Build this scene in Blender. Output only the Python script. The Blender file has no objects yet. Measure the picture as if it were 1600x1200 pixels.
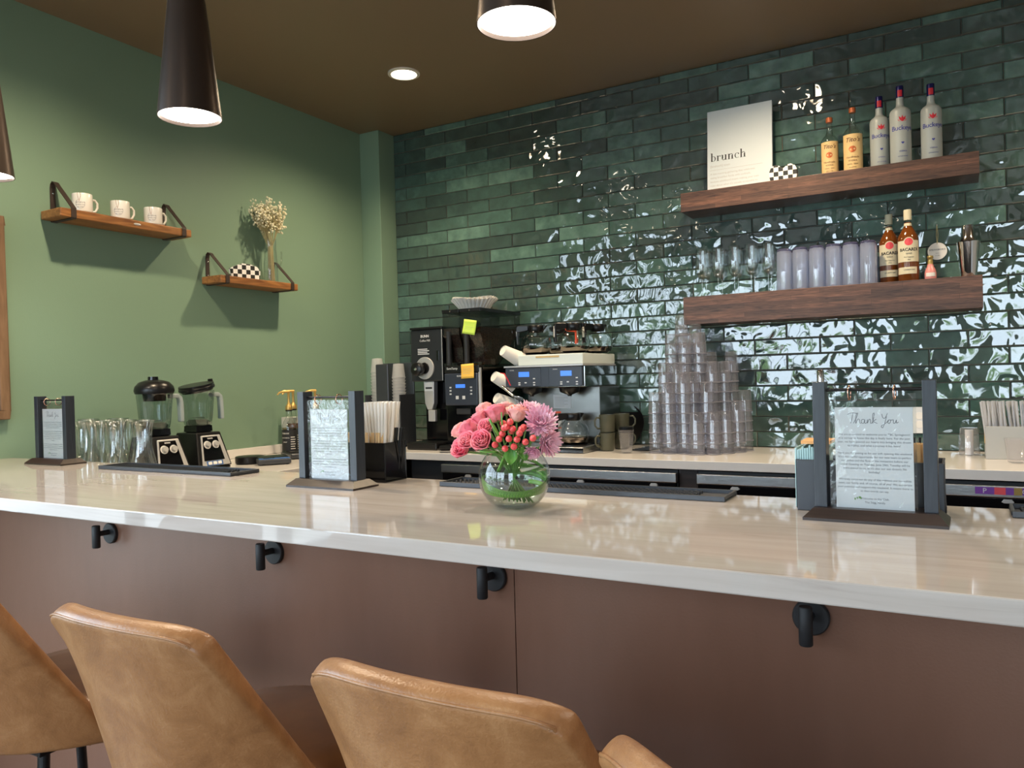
import bpy, bmesh, math, random
from mathutils import Vector, Matrix
random.seed(7)
scn = bpy.context.scene
C = scn.collection
PI = math.pi
sin, cos = math.sin, math.cos

# ---------------------------------------------------------------- camera
CAM = Vector((3.0283, -3.9943, 1.295))
YAW, PIT, ROL, FPX = -.5209, -.0080, -.0267, 1215.0
f = Vector((sin(YAW)*cos(PIT), cos(YAW)*cos(PIT), sin(PIT)))
rt = Vector((cos(YAW), -sin(YAW), 0)); up = rt.cross(f)
r2 = rt*cos(ROL) + up*sin(ROL); u2 = up*cos(ROL) - rt*sin(ROL)
cd = bpy.data.cameras.new('camera'); cam = bpy.data.objects.new('camera', cd); C.objects.link(cam)
cam.matrix_world = Matrix(((r2.x, u2.x, -f.x, CAM.x), (r2.y, u2.y, -f.y, CAM.y), (r2.z, u2.z, -f.z, CAM.z), (0, 0, 0, 1)))
cd.sensor_width = 36; cd.lens = FPX/1600*36; cd.clip_start = .02
scn.camera = cam

# ---------------------------------------------------------------- view, world, lights
scn.view_settings.view_transform = 'Standard'; scn.view_settings.look = 'None'
scn.view_settings.gamma = 1; scn.view_settings.use_curve_mapping = False
scn.view_settings.exposure = 0.0
scn.cycles.use_denoising = True
scn.cycles.max_bounces = 10; scn.cycles.diffuse_bounces = 4; scn.cycles.glossy_bounces = 5
scn.cycles.transmission_bounces = 8; scn.cycles.transparent_max_bounces = 40
scn.cycles.sample_clamp_indirect = 6; scn.cycles.caustics_refractive = False; scn.cycles.caustics_reflective = False

w = bpy.data.worlds.new('daylight'); scn.world = w; w.use_nodes = True
nt = w.node_tree; nt.nodes.clear()
def N(nt, t, **k):
    n = nt.nodes.new(t)
    for a, v in k.items():
        if a.startswith('i_'):
            n.inputs[a[2:].replace('_', ' ')].default_value = v
        else: setattr(n, a, v)
    return n
def ramp(nt, stops, interp='LINEAR'):
    n = nt.nodes.new('ShaderNodeValToRGB'); n.color_ramp.interpolation = interp
    e = n.color_ramp.elements
    while len(e) < len(stops): e.new(.5)
    for el, (p, c) in zip(e, stops): el.position = p; el.color = (*c, 1) if len(c) == 3 else c
    return n
tc = N(nt, 'ShaderNodeTexCoord'); sx = N(nt, 'ShaderNodeSeparateXYZ'); nt.links.new(tc.outputs['Generated'], sx.inputs[0])
nz = N(nt, 'ShaderNodeTexNoise'); nz.inputs['Scale'].default_value = 9; nz.inputs['Detail'].default_value = 5
nt.links.new(tc.outputs['Generated'], nz.inputs[0])
ad = N(nt, 'ShaderNodeMath', operation='MULTIPLY_ADD'); ad.inputs[1].default_value = .55; nt.links.new(nz.outputs[0], ad.inputs[0]); nt.links.new(sx.outputs[2], ad.inputs[2])
rp = ramp(nt, [(0.0, (.30, .33, .36)), (.17, (.42, .47, .50)), (.20, (.06, .11, .05)), (.235, (.16, .26, .12)), (.265, (.78, .92, 1.05)), (1.0, (.74, .92, 1.15))])
nt.links.new(ad.outputs[0], rp.inputs[0])
bg = N(nt, 'ShaderNodeBackground'); bg.inputs[1].default_value = 9.0
nt.links.new(rp.outputs[0], bg.inputs[0]); wo = N(nt, 'ShaderNodeOutputWorld'); nt.links.new(bg.outputs[0], wo.inputs[0])

CEIL = 2.87
DOWNLIGHTS = [(.594, -.78), (2.30, -.78), (.594, -2.35), (2.30, -4.2), (.4, -4.3), (4.0, -.78), (4.0, -4.2)]
PENDANTS = [(.285, -2.63), (1.293, -2.63), (2.278, -2.63), (3.27, -2.63)]
WARM = (1.0, .78, .52)
def spot(name, loc, power, ang, blend, rad, col):
    l = bpy.data.lights.new(name, 'SPOT'); l.energy = power; l.spot_size = math.radians(ang); l.spot_blend = blend
    l.shadow_soft_size = rad; l.color = col
    o = bpy.data.objects.new(name, l); C.objects.link(o); o.location = loc; return o
def portal(name, loc, rot, sx_, sy_):
    l = bpy.data.lights.new(name, 'AREA'); l.shape = 'RECTANGLE'; l.size = sx_; l.size_y = sy_
    l.cycles.is_portal = True
    o = bpy.data.objects.new(name, l); C.objects.link(o); o.location = loc; o.rotation_euler = rot; return o
XL = -.245          # green wall plane
WIN_Y0, WIN_Y1 = -3.25, -6.9
portal('window_portal', (XL-.09, (WIN_Y0+WIN_Y1)/2, 1.5), (0, -PI/2, 0), 2.4, WIN_Y0-WIN_Y1)
portal('window_portal', (.95, -7.12, 1.5), (PI/2, 0, 0), 2.1, 2.4)
portal('window_portal', (3.7, -7.12, 1.5), (PI/2, 0, 0), 1.2, 2.4)

# ---------------------------------------------------------------- mesh helpers
class MB:
    def __init__(s): s.v = []; s.f = []
    def add(s, vs, fs, M=None):
        o = len(s.v)
        s.v += [tuple(M @ Vector(p)) if M is not None else tuple(p) for p in vs]
        s.f += [tuple(i+o for i in q) for q in fs]; return s
    def box(s, x0, x1, y0, y1, z0, z1, M=None):
        vs = [(x0,y0,z0),(x1,y0,z0),(x1,y1,z0),(x0,y1,z0),(x0,y0,z1),(x1,y0,z1),(x1,y1,z1),(x0,y1,z1)]
        return s.add(vs, [(3,2,1,0),(4,5,6,7),(0,1,5,4),(1,2,6,5),(2,3,7,6),(3,0,4,7)], M)
    def frustum(s, b, t, z0, z1, M=None):
        (a0,a1,b0,b1), (c0,c1,d0,d1) = b, t
        vs = [(a0,b0,z0),(a1,b0,z0),(a1,b1,z0),(a0,b1,z0),(c0,d0,z1),(c1,d0,z1),(c1,d1,z1),(c0,d1,z1)]
        return s.add(vs, [(3,2,1,0),(4,5,6,7),(0,1,5,4),(1,2,6,5),(2,3,7,6),(3,0,4,7)], M)
    def lathe(s, prof, seg=32, M=None, a0=0, a1=2*PI, rad=None):
        full = abs(a1-a0-2*PI) < 1e-6; n = seg if full else seg+1
        vs = []; fs = []
        for (r, z) in prof:
            for i in range(n):
                a = a0+(a1-a0)*i/seg; q = r*(rad(a, z) if rad else 1)
                vs.append((q*cos(a), q*sin(a), z))
        for j in range(len(prof)-1):
            for i in range(seg):
                k = (i+1) % n
                fs.append((j*n+i, j*n+k, (j+1)*n+k, (j+1)*n+i))
        return s.add(vs, fs, M)
    def disc(s, r, z, seg=32, M=None, r_y=None, flip=False):
        vs = [(r*cos(2*PI*i/seg), (r_y or r)*sin(2*PI*i/seg), z) for i in range(seg)]
        q = tuple(range(seg)); return s.add(vs, [q[::-1] if flip else q], M)
    def cyl(s, r, z0, z1, seg=24, M=None, r1=None):
        r1 = r if r1 is None else r1
        vs = [(r*cos(2*PI*i/seg), r*sin(2*PI*i/seg), z0) for i in range(seg)]+[(r1*cos(2*PI*i/seg), r1*sin(2*PI*i/seg), z1) for i in range(seg)]
        fs = [tuple(range(seg))[::-1], tuple(range(seg, 2*seg))]+[(i, (i+1)%seg, seg+(i+1)%seg, seg+i) for i in range(seg)]
        return s.add(vs, fs, M)
    def tube(s, pts, r, seg=8, closed=False, M=None, ry=None, upv=None):
        P = [Vector(p) for p in pts]; n = len(P); vs = []; fs = []
        R_ = r if isinstance(r, (list, tuple)) else [r]*n
        prev = None
        for i in range(n):
            a = P[(i-1) % n] if (closed or i) else P[0]; b = P[(i+1) % n] if (closed or i < n-1) else P[-1]
            t = (b-a).normalized()
            if prev is None:
                u = Vector(upv) if upv else (Vector((0,0,1)) if abs(t.z) < .9 else Vector((1,0,0)))
            else: u = prev
            u = (u - t*u.dot(t)).normalized(); prev = u; v_ = t.cross(u)
            for k in range(seg):
                an = 2*PI*k/seg
                vs.append(tuple(P[i]+u*(R_[i]*cos(an))+v_*((ry if ry else R_[i])*sin(an))))
        for i in range(n if closed else n-1):
            for k in range(seg):
                j = (i+1) % n
                fs.append((i*seg+k, i*seg+(k+1)%seg, j*seg+(k+1)%seg, j*seg+k))
        if not closed: fs.append(tuple(range(seg))[::-1]); fs.append(tuple((n-1)*seg+k for k in range(seg)))
        return s.add(vs, fs, M)
    def strip(s, pts, w, t, axis, M=None):
        # flat band of width w along axis vector, thickness t, following pts
        P = [Vector(p) for p in pts]; A = Vector(axis); vs = []; fs = []; n = len(P)
        for i in range(n):
            d = (P[min(i+1, n-1)]-P[max(i-1, 0)]).normalized(); nn = d.cross(A).normalized()
            for (p, q) in ((-1,-1),(1,-1),(1,1),(-1,1)): vs.append(tuple(P[i]+A*(w/2*p)+nn*(t/2*q)))
        for i in range(n-1):
            for k in range(4): fs.append((i*4+k, i*4+(k+1)%4, (i+1)*4+(k+1)%4, (i+1)*4+k))
        fs += [(3,2,1,0), tuple((n-1)*4+k for k in range(4))]
        return s.add(vs, fs, M)
    def prism(s, poly, y0, y1, M=None):
        # polygon in x,z extruded along y
        n = len(poly); vs = [(x, y0, z) for x, z in poly]+[(x, y1, z) for x, z in poly]
        fs = [tuple(range(n)), tuple(range(n, 2*n))[::-1]]+[(i, n+i, n+(i+1)%n, (i+1)%n) for i in range(n)]
        return s.add(vs, fs, M)
    def sphere(s, r, c, seg=12, rings=8, M=None, sc=(1,1,1)):
        vs = []; fs = []
        for j in range(rings+1):
            ph = PI*j/rings
            for i in range(seg): vs.append((c[0]+sc[0]*r*sin(ph)*cos(2*PI*i/seg), c[1]+sc[1]*r*sin(ph)*sin(2*PI*i/seg), c[2]-sc[2]*r*cos(ph)))
        for j in range(rings):
            for i in range(seg): fs.append((j*seg+i, j*seg+(i+1)%seg, (j+1)*seg+(i+1)%seg, (j+1)*seg+i))
        return s.add(vs, fs, M)
    def grid(s, nu, nv, fn, M=None):
        vs = [fn(i/nu, j/nv) for j in range(nv+1) for i in range(nu+1)]
        fs = [(j*(nu+1)+i, j*(nu+1)+i+1, (j+1)*(nu+1)+i+1, (j+1)*(nu+1)+i) for j in range(nv) for i in range(nu)]
        return s.add(vs, fs, M)
def T(x=0, y=0, z=0): return Matrix.Translation((x, y, z))
def RX(a): return Matrix.Rotation(a, 4, 'X')
def RY(a): return Matrix.Rotation(a, 4, 'Y')
def RZ(a): return Matrix.Rotation(a, 4, 'Z')

def obj(name, mb, m, parent=None, smooth=None, bevel=0, seg=2, solid=0, sub=0, loc=None):
    me = bpy.data.meshes.new(name)
    if isinstance(mb, MB):
        bm = bmesh.new()
        vv = [bm.verts.new(p) for p in mb.v]
        for q in mb.f:
            try: bm.faces.new([vv[i] for i in dict.fromkeys(q)])
            except Exception: pass
        bmesh.ops.remove_doubles(bm, verts=bm.verts, dist=1e-6)
        bmesh.ops.recalc_face_normals(bm, faces=bm.faces)
        bm.to_mesh(me); bm.free()
    else: me = mb
    if m: me.materials.append(m)
    o = bpy.data.objects.new(name, me); C.objects.link(o)
    if parent: o.parent = parent
    if loc: o.location = loc
    if smooth is not None:
        for p in me.polygons: p.use_smooth = True
        if smooth < 180: me.set_sharp_from_angle(angle=math.radians(smooth))
    if solid: md = o.modifiers.new('solid', 'SOLIDIFY'); md.thickness = solid; md.offset = 0
    if bevel:
        md = o.modifiers.new('bevel', 'BEVEL'); md.width = bevel; md.segments = seg; md.limit_method = 'ANGLE'; md.angle_limit = math.radians(35)
    if sub: md = o.modifiers.new('sub', 'SUBSURF'); md.levels = sub; md.render_levels = sub
    return o
def tag(o, label, cat, group=None, kind=None):
    o['label'] = label
    if cat: o['category'] = cat
    if group: o['group'] = group
    if kind: o['kind'] = kind
    return o
def thing(name, label, cat, loc=(0,0,0), rz=0, group=None):
    o = bpy.data.objects.new(name, None); C.objects.link(o); o.location = loc; o.rotation_euler = (0, 0, rz)
    o.empty_display_size = .02
    return tag(o, label, cat, group)
def struct(name, mb, m, **k):
    o = obj(name, mb, m, **k)
    if not k.get('parent'): o['kind'] = 'structure'
    return o
def copy_tree(o, parent=None):
    c = o.copy(); C.objects.link(c); c.parent = parent
    for ch in list(o.children): copy_tree(ch, c)
    return c
def dup(o, loc, rz=None, label=None, group=None):
    c = copy_tree(o); c.location = loc
    if rz is not None: c.rotation_euler = (c.rotation_euler[0], c.rotation_euler[1], rz)
    if label: c['label'] = label
    if group: c['group'] = group
    return c
def text_mesh(body, size, align='CENTER', bold=0, space=1.0, depth=0.0002, line=1.0, shear=0):
    cu = bpy.data.curves.new('t', 'FONT'); cu.body = body; cu.size = size; cu.align_x = align; cu.align_y = 'TOP_BASELINE'
    cu.offset = bold; cu.space_character = space; cu.extrude = depth; cu.space_line = line; cu.shear = shear; cu.resolution_u = 2
    ob = bpy.data.objects.new('t', cu); C.objects.link(ob)
    bpy.context.view_layer.update()
    dg = bpy.context.evaluated_depsgraph_get()
    me = bpy.data.meshes.new_from_object(ob.evaluated_get(dg))
    mb = MB(); mb.v = [tuple(v.co) for v in me.vertices]; mb.f = [tuple(p.vertices) for p in me.polygons]
    bpy.data.objects.remove(ob); bpy.data.curves.remove(cu); bpy.data.meshes.remove(me)
    return mb
def flat_text(mb, M):
    # text lies in local x,z facing -y
    q = MB(); q.v = [tuple(M @ Vector((x, -z, y))) for x, y, z in mb.v]; q.f = mb.f; return q
def wrap_text(mb, R, z, ang=-PI/2):
    q = MB(); q.v = [((R+zz)*cos(ang+x/R), (R+zz)*sin(ang+x/R), z+y) for x, y, zz in mb.v]; q.f = mb.f; return q

# ---------------------------------------------------------------- materials
def lin(r, g, b):
    return tuple(((c/255)/12.92 if c/255 <= .04045 else (((c/255)+.055)/1.055)**2.4) for c in (r, g, b))
def mat(name, col, rough=.5, metal=0, spec=.5, ior=None, coat=0, emit=None, es=1, alpha=1, noise=None, bump=None, sheen=0):
    m = bpy.data.materials.new(name); m.use_nodes = True; nt = m.node_tree; b = nt.nodes['Principled BSDF']
    b.inputs['Base Color'].default_value = (*col, 1); b.inputs['Roughness'].default_value = rough; b.inputs['Metallic'].default_value = metal
    b.inputs['Specular IOR Level'].default_value = spec
    if ior: b.inputs['IOR'].default_value = ior
    if coat: b.inputs['Coat Weight'].default_value = coat; b.inputs['Coat Roughness'].default_value = .05
    if emit: b.inputs['Emission Color'].default_value = (*emit, 1); b.inputs['Emission Strength'].default_value = es
    t = None
    if noise or bump: t = N(nt, 'ShaderNodeTexCoord')
    if noise:   # (scale, colour2, lo, hi, stretch)
        sc, c2, lo, hi, st = noise
        mp = N(nt, 'ShaderNodeMapping'); mp.inputs['Scale'].default_value = st; nt.links.new(t.outputs['Object'], mp.inputs[0])
        n = N(nt, 'ShaderNodeTexNoise'); n.inputs['Scale'].default_value = sc; n.inputs['Detail'].default_value = 4; nt.links.new(mp.outputs[0], n.inputs[0])
        r = ramp(nt, [(lo, col), (hi, c2)]); nt.links.new(n.outputs[0], r.inputs[0]); nt.links.new(r.outputs[0], b.inputs['Base Color'])
    if bump:    # (scale, distance, stretch)
        sc, d, st = bump
        mp = N(nt, 'ShaderNodeMapping'); mp.inputs['Scale'].default_value = st; nt.links.new(t.outputs['Object'], mp.inputs[0])
        n = N(nt, 'ShaderNodeTexNoise'); n.inputs['Scale'].default_value = sc; n.inputs['Detail'].default_value = 3; nt.links.new(mp.outputs[0], n.inputs[0])
        bp = N(nt, 'ShaderNodeBump'); bp.inputs['Distance'].default_value = d; nt.links.new(n.outputs[0], bp.inputs['Height']); nt.links.new(bp.outputs[0], b.inputs['Normal'])
    return m
def thin_glass(name, tint=(.93, .96, .95), refl=1.0, rough=.02, edge=.75, dense=0.0, dcol=(.8,.8,.85)):
    # thin-walled clear glass or plastic: mostly lets light straight through, reflects more at grazing angles
    m = bpy.data.materials.new(name); m.use_nodes = True; nt = m.node_tree; nt.nodes.clear()
    out = N(nt, 'ShaderNodeOutputMaterial')
    lw = N(nt, 'ShaderNodeLayerWeight'); lw.inputs['Blend'].default_value = .35
    tr = N(nt, 'ShaderNodeBsdfTransparent')
    r = ramp(nt, [(0, tint), (.75, tuple(c*.9 for c in tint)), (1, tuple(c*edge for c in tint))]); nt.links.new(lw.outputs['Facing'], r.inputs[0]); nt.links.new(r.outputs[0], tr.inputs[0])
    gl = N(nt, 'ShaderNodeBsdfGlossy'); gl.inputs['Roughness'].default_value = rough
    fc = N(nt, 'ShaderNodeLayerWeight'); fc.inputs['Blend'].default_value = .5
    pw = N(nt, 'ShaderNodeMath', operation='POWER'); pw.inputs[1].default_value = 3.6; nt.links.new(fc.outputs['Facing'], pw.inputs[0])
    ml = N(nt, 'ShaderNodeMath', operation='MULTIPLY_ADD'); ml.use_clamp = True; ml.inputs[1].default_value = .85; ml.inputs[2].default_value = .055*refl; nt.links.new(pw.outputs[0], ml.inputs[0])
    mx = N(nt, 'ShaderNodeMixShader'); nt.links.new(ml.outputs[0], mx.inputs[0]); nt.links.new(tr.outputs[0], mx.inputs[1]); nt.links.new(gl.outputs[0], mx.inputs[2])
    last = mx
    if dense:
        df = N(nt, 'ShaderNodeBsdfTranslucent'); df.inputs[0].default_value = (*dcol, 1)
        d2 = N(nt, 'ShaderNodeBsdfDiffuse'); d2.inputs[0].default_value = (*dcol, 1)
        a = N(nt, 'ShaderNodeMixShader'); a.inputs[0].default_value = .5; nt.links.new(df.outputs[0], a.inputs[1]); nt.links.new(d2.outputs[0], a.inputs[2])
        q = N(nt, 'ShaderNodeMixShader'); q.inputs[0].default_value = dense; nt.links.new(mx.outputs[0], q.inputs[1]); nt.links.new(a.outputs[0], q.inputs[2]); last = q
    nt.links.new(last.outputs[0], out.inputs[0]); return m
def real_glass(name, col=(1, 1, 1), rough=0, ior=1.45):
    m = bpy.data.materials.new(name); m.use_nodes = True; b = m.node_tree.nodes['Principled BSDF']
    b.inputs['Base Color'].default_value = (*col, 1); b.inputs['Roughness'].default_value = rough; b.inputs['IOR'].default_value = ior
    b.inputs['Transmission Weight'].default_value = 1; return m

def tile_mat():
    m = bpy.data.materials.new('glazed_green_tile'); m.use_nodes = True; nt = m.node_tree; b = nt.nodes['Principled BSDF']
    g = N(nt, 'ShaderNodeNewGeometry'); t = N(nt, 'ShaderNodeTexCoord')
    off = N(nt, 'ShaderNodeVectorMath', operation='SCALE'); off.inputs[0].default_value = (37, 11, 23); nt.links.new(g.outputs['Random Per Island'], off.inputs['Scale'])
    av = N(nt, 'ShaderNodeVectorMath', operation='ADD'); nt.links.new(t.outputs['Object'], av.inputs[0]); nt.links.new(off.outputs[0], av.inputs[1])
    n1 = N(nt, 'ShaderNodeTexNoise'); n1.inputs['Scale'].default_value = 11; n1.inputs['Detail'].default_value = 5; n1.inputs['Roughness'].default_value = .6; nt.links.new(av.outputs[0], n1.inputs[0])
    a = N(nt, 'ShaderNodeMath', operation='MULTIPLY_ADD'); a.inputs[1].default_value = .62; nt.links.new(g.outputs['Random Per Island'], a.inputs[0])
    b2 = N(nt, 'ShaderNodeMath', operation='MULTIPLY_ADD'); b2.inputs[1].default_value = .75; b2.inputs[2].default_value = -.2; nt.links.new(n1.outputs[0], b2.inputs[0]); nt.links.new(b2.outputs[0], a.inputs[2])
    r = ramp(nt, [(.0, (.030, .046, .043)), (.35, (.042, .074, .067)), (.62, (.064, .126, .108)), (.95, (.15, .27, .225))]); nt.links.new(a.outputs[0], r.inputs[0])
    nt.links.new(r.outputs[0], b.inputs['Base Color'])
    b.inputs['Roughness'].default_value = .035; b.inputs['IOR'].default_value = 1.95
    n2 = N(nt, 'ShaderNodeTexNoise'); n2.inputs['Scale'].default_value = 11; n2.inputs['Detail'].default_value = .8; n2.inputs['Distortion'].default_value = .5; nt.links.new(av.outputs[0], n2.inputs[0])
    bp = N(nt, 'ShaderNodeBump'); bp.inputs['Distance'].default_value = .008; nt.links.new(n2.outputs[0], bp.inputs['Height']); nt.links.new(bp.outputs[0], b.inputs['Normal'])
    return m
def wood(name, c1, c2, scale=6, st=(1, 8, 8), rough=.45, planks=None):
    m = bpy.data.materials.new(name); m.use_nodes = True; nt = m.node_tree; b = nt.nodes['Principled BSDF']
    t = N(nt, 'ShaderNodeTexCoord'); mp = N(nt, 'ShaderNodeMapping'); mp.inputs['Scale'].default_value = st; nt.links.new(t.outputs['Object'], mp.inputs[0])
    n = N(nt, 'ShaderNodeTexNoise'); n.inputs['Scale'].default_value = scale; n.inputs['Detail'].default_value = 6; n.inputs['Distortion'].default_value = 1.2; nt.links.new(mp.outputs[0], n.inputs[0])
    r = ramp(nt, [(.3, c1), (.7, c2)]); nt.links.new(n.outputs[0], r.inputs[0]); last = r.outputs[0]
    if planks:
        sp = N(nt, 'ShaderNodeSeparateXYZ'); nt.links.new(t.outputs['Object'], sp.inputs[0])
        cb = N(nt, 'ShaderNodeCombineXYZ'); nt.links.new(sp.outputs[0], cb.inputs[0]); nt.links.new(sp.outputs[2], cb.inputs[1])
        br = N(nt, 'ShaderNodeTexBrick'); br.inputs['Scale'].default_value = 1; br.inputs['Brick Width'].default_value = .34; br.inputs['Row Height'].default_value = planks
        br.inputs['Mortar Size'].default_value = .0006; br.inputs['Color1'].default_value = (.55, .55, .55, 1); br.inputs['Color2'].default_value = (1.25, 1.2, 1.15, 1); br.inputs['Mortar'].default_value = (.5, .5, .5, 1)
        br.offset = .37; br.offset_frequency = 2
        nt.links.new(cb.outputs[0], br.inputs['Vector'])
        mx = N(nt, 'ShaderNodeMix', data_type='RGBA', blend_type='MULTIPLY'); mx.inputs[0].default_value = 1
        nt.links.new(last, mx.inputs[6]); nt.links.new(br.outputs[0], mx.inputs[7]); last = mx.outputs[2]
    nt.links.new(last, b.inputs['Base Color']); b.inputs['Roughness'].default_value = rough
    return m
def checker_mat(name, s, off=(0, 0, 0)):
    m = bpy.data.materials.new(name); m.use_nodes = True; nt = m.node_tree; b = nt.nodes['Principled BSDF']
    t = N(nt, 'ShaderNodeTexCoord'); mp = N(nt, 'ShaderNodeMapping'); mp.inputs['Location'].default_value = off; nt.links.new(t.outputs['Object'], mp.inputs[0])
    ck = N(nt, 'ShaderNodeTexChecker'); ck.inputs['Scale'].default_value = 1/s; ck.inputs['Color1'].default_value = (.8, .8, .78, 1); ck.inputs['Color2'].default_value = (.01, .01, .01, 1)
    nt.links.new(mp.outputs[0], ck.inputs[0]); nt.links.new(ck.outputs[0], b.inputs['Base Color']); b.inputs['Roughness'].default_value = .5
    return m
def leather():
    m = bpy.data.materials.new('tan_leather'); m.use_nodes = True; nt = m.node_tree; b = nt.nodes['Principled BSDF']
    t = N(nt, 'ShaderNodeTexCoord')
    n = N(nt, 'ShaderNodeTexNoise'); n.inputs['Scale'].default_value = 13; n.inputs['Detail'].default_value = 9; n.inputs['Roughness'].default_value = .68; n.inputs['Distortion'].default_value = .5; nt.links.new(t.outputs['Object'], n.inputs[0])
    r = ramp(nt, [(.3, lin(130, 88, 53)), (.5, lin(152, 106, 66)), (.72, lin(174, 129, 87))]); nt.links.new(n.outputs[0], r.inputs[0]); nt.links.new(r.outputs[0], b.inputs['Base Color'])
    b.inputs['Roughness'].default_value = .36; b.inputs['Specular IOR Level'].default_value = .55
    n2 = N(nt, 'ShaderNodeTexNoise'); n2.inputs['Scale'].default_value = 260; nt.links.new(t.outputs['Object'], n2.inputs[0])
    bp = N(nt, 'ShaderNodeBump'); bp.inputs['Distance'].default_value = .0006; nt.links.new(n2.outputs[0], bp.inputs['Height']); nt.links.new(bp.outputs[0], b.inputs['Normal'])
    return m
def stone():
    m = bpy.data.materials.new('veined_quartz'); m.use_nodes = True; nt = m.node_tree; b = nt.nodes['Principled BSDF']
    t = N(nt, 'ShaderNodeTexCoord'); mp = N(nt, 'ShaderNodeMapping'); mp.inputs['Scale'].default_value = (1.0, 9, 14); mp.inputs['Rotation'].default_value = (0, 0, .05); nt.links.new(t.outputs['Object'], mp.inputs[0])
    n = N(nt, 'ShaderNodeTexNoise'); n.inputs['Scale'].default_value = 3.2; n.inputs['Detail'].default_value = 7; n.inputs['Distortion'].default_value = .8; nt.links.new(mp.outputs[0], n.inputs[0])
    r = ramp(nt, [(.25, (.39, .345, .31)), (.38, (.465, .42, .385)), (.60, (.505, .463, .428)), (.8, (.53, .495, .465))]); nt.links.new(n.outputs[0], r.inputs[0]); nt.links.new(r.outputs[0], b.inputs['Base Color'])
    b.inputs['Roughness'].default_value = .04; b.inputs['IOR'].default_value = 1.6
    return m
M = {}
M['tile'] = tile_mat()
M['grout'] = mat('grout', (.15, .12, .10), .9)
M['green'] = mat('green_paint', (.205, .315, .228), .45, spec=.3, bump=(300, .0003, (1, 1, 1)))
M['ceiling'] = mat('brown_ceiling_paint', (.225, .160, .098), .42, spec=.35)
M['panel'] = mat('brown_leather_panel', (.205, .102, .066), .36, spec=.4, noise=(30, (.195, .097, .062), .3, .7, (1, 1, .3)), bump=(200, .0002, (1, 1, 1)))
M['floor'] = wood('floor_boards', lin(120, 100, 84), lin(90, 72, 58), 4, (8, 1, 1), .4)
M['plaster'] = mat('white_plaster', (.55, .53, .50), .8)
M['stone'] = stone()
M['white_stone'] = mat('white_quartz', (.72, .70, .68), .12)
M['walnut'] = wood('walnut_blocks', lin(66, 44, 36), lin(118, 84, 68), 11, (1, 10, 14), .45, planks=.022)
M['rustic'] = wood('rustic_pine', lin(108, 66, 34), lin(170, 118, 66), 5, (8, 1, 8), .5)
M['frame_wood'] = wood('frame_wood', lin(104, 80, 58), lin(134, 106, 80), 5, (8, 8, 1), .5)
M['black'] = mat('black_plastic', (.006, .006, .007), .3, spec=.4)
M['black_gloss'] = mat('black_gloss', (.004, .004, .005), .10)
M['black_matte'] = mat('black_paint', (.015, .016, .018), .55)
M['rubber'] = mat('black_rubber', (.018, .018, .02), .5)
M['stain_black'] = mat('black_stained_wood', (.022, .027, .037), .30, noise=(20, (.032, .038, .050), .4, .7, (12, 12, 1)))
M['dark_wood'] = mat('dark_brown_wood', (.020, .013, .011), .35, noise=(8, (.036, .022, .018), .4, .7, (1, 10, 10)))
M['charcoal'] = mat('charcoal_metal', (.05, .055, .065), .4, metal=.3)
M['steel'] = mat('brushed_steel', (.55, .55, .54), .28, metal=1, bump=(60, .0002, (1, 1, 40)))
M['chrome'] = mat('chrome', (.75, .75, .76), .1, metal=1)
M['silver_plastic'] = mat('silver_plastic', (.5, .5, .5), .4, metal=.4)
M['copper'] = mat('rose_gold', (.75, .42, .32), .2, metal=1)
M['gold'] = mat('gold_plastic', (.62, .42, .14), .3, metal=.7)
M['bronze'] = mat('dark_bronze_shade', (.10, .078, .068), .36, metal=.85)
M['strap'] = mat('dark_leather_strap', (.035, .022, .018), .5)
M['white'] = mat('white_ceramic', (.78, .77, .75), .15, coat=.3)
M['paper'] = mat('white_paper', (.66, .68, .70), .7)
M['paper_warm'] = mat('warm_white_paper', (.78, .75, .70), .8)
M['canvas'] = mat('white_canvas', (.56, .62, .66), .8)
M['ink'] = mat('grey_ink', (.16, .17, .19), .7)
M['ink_black'] = mat('black_ink', (.01, .01, .012), .6)
M['ink_pale'] = mat('pale_ink', (.42, .42, .42), .7)
M['filter'] = mat('coffee_filter_paper', (.82, .80, .76), .9)
M['leather'] = leather()
M['seat'] = mat('brown_seat_leather', (.16, .070, .028), .4, noise=(10, (.20, .09, .035), .4, .6, (1, 1, 1)))
M['stitch'] = mat('stitching_thread', (.62, .42, .24), .7)
M['yellow_green'] = mat('lime_note_paper', (.62, .85, .12), .7)
M['orange_note'] = mat('orange_note_paper', (.95, .58, .10), .7)
M['orange'] = mat('orange_plastic', (.85, .09, .02), .3)
M['red'] = mat('red_plastic', (.65, .02, .03), .35)
M['blue_screen'] = mat('blue_screen', (.05, .15, .5), .3, emit=(.05, .22, .9), es=.9)
M['beans'] = mat('coffee_beans', (.022, .010, .006), .5, noise=(110, (.085, .042, .026), .42, .62, (1, 1, 1)), bump=(120, .006, (1, 1, 1)))
M['smoke'] = thin_glass('smoked_plastic', (.62, .60, .60), 1.0)
M['olive'] = mat('olive_ceramic', (.085, .085, .055), .35)
M['panel_slate'] = mat('slate_panel', (.028, .036, .055), .35)
M['glass'] = thin_glass('clear_glass', (.95, .97, .96), 1.7, edge=.35)
M['vase_glass'] = thin_glass('vase_glass', (.96, .975, .97), 1.5, edge=.35)
M['cup_clear'] = thin_glass('clear_cup_plastic', (.955, .95, .965), 1.8, edge=.7, dense=.10, dcol=(.86, .86, .95))
M['cup_rim'] = thin_glass('cup_rim_plastic', (.80, .80, .84), 1.2, edge=.5, dense=.40, dcol=(.62, .62, .70))
M['cup_lilac'] = thin_glass('lilac_cup_plastic', (.90, .93, 1.0), 3.0, edge=.7, dense=.38, dcol=(.72, .80, 1.0))
M['sleeve'] = thin_glass('clear_sleeve', (.97, .98, .98), 1.4)
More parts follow.
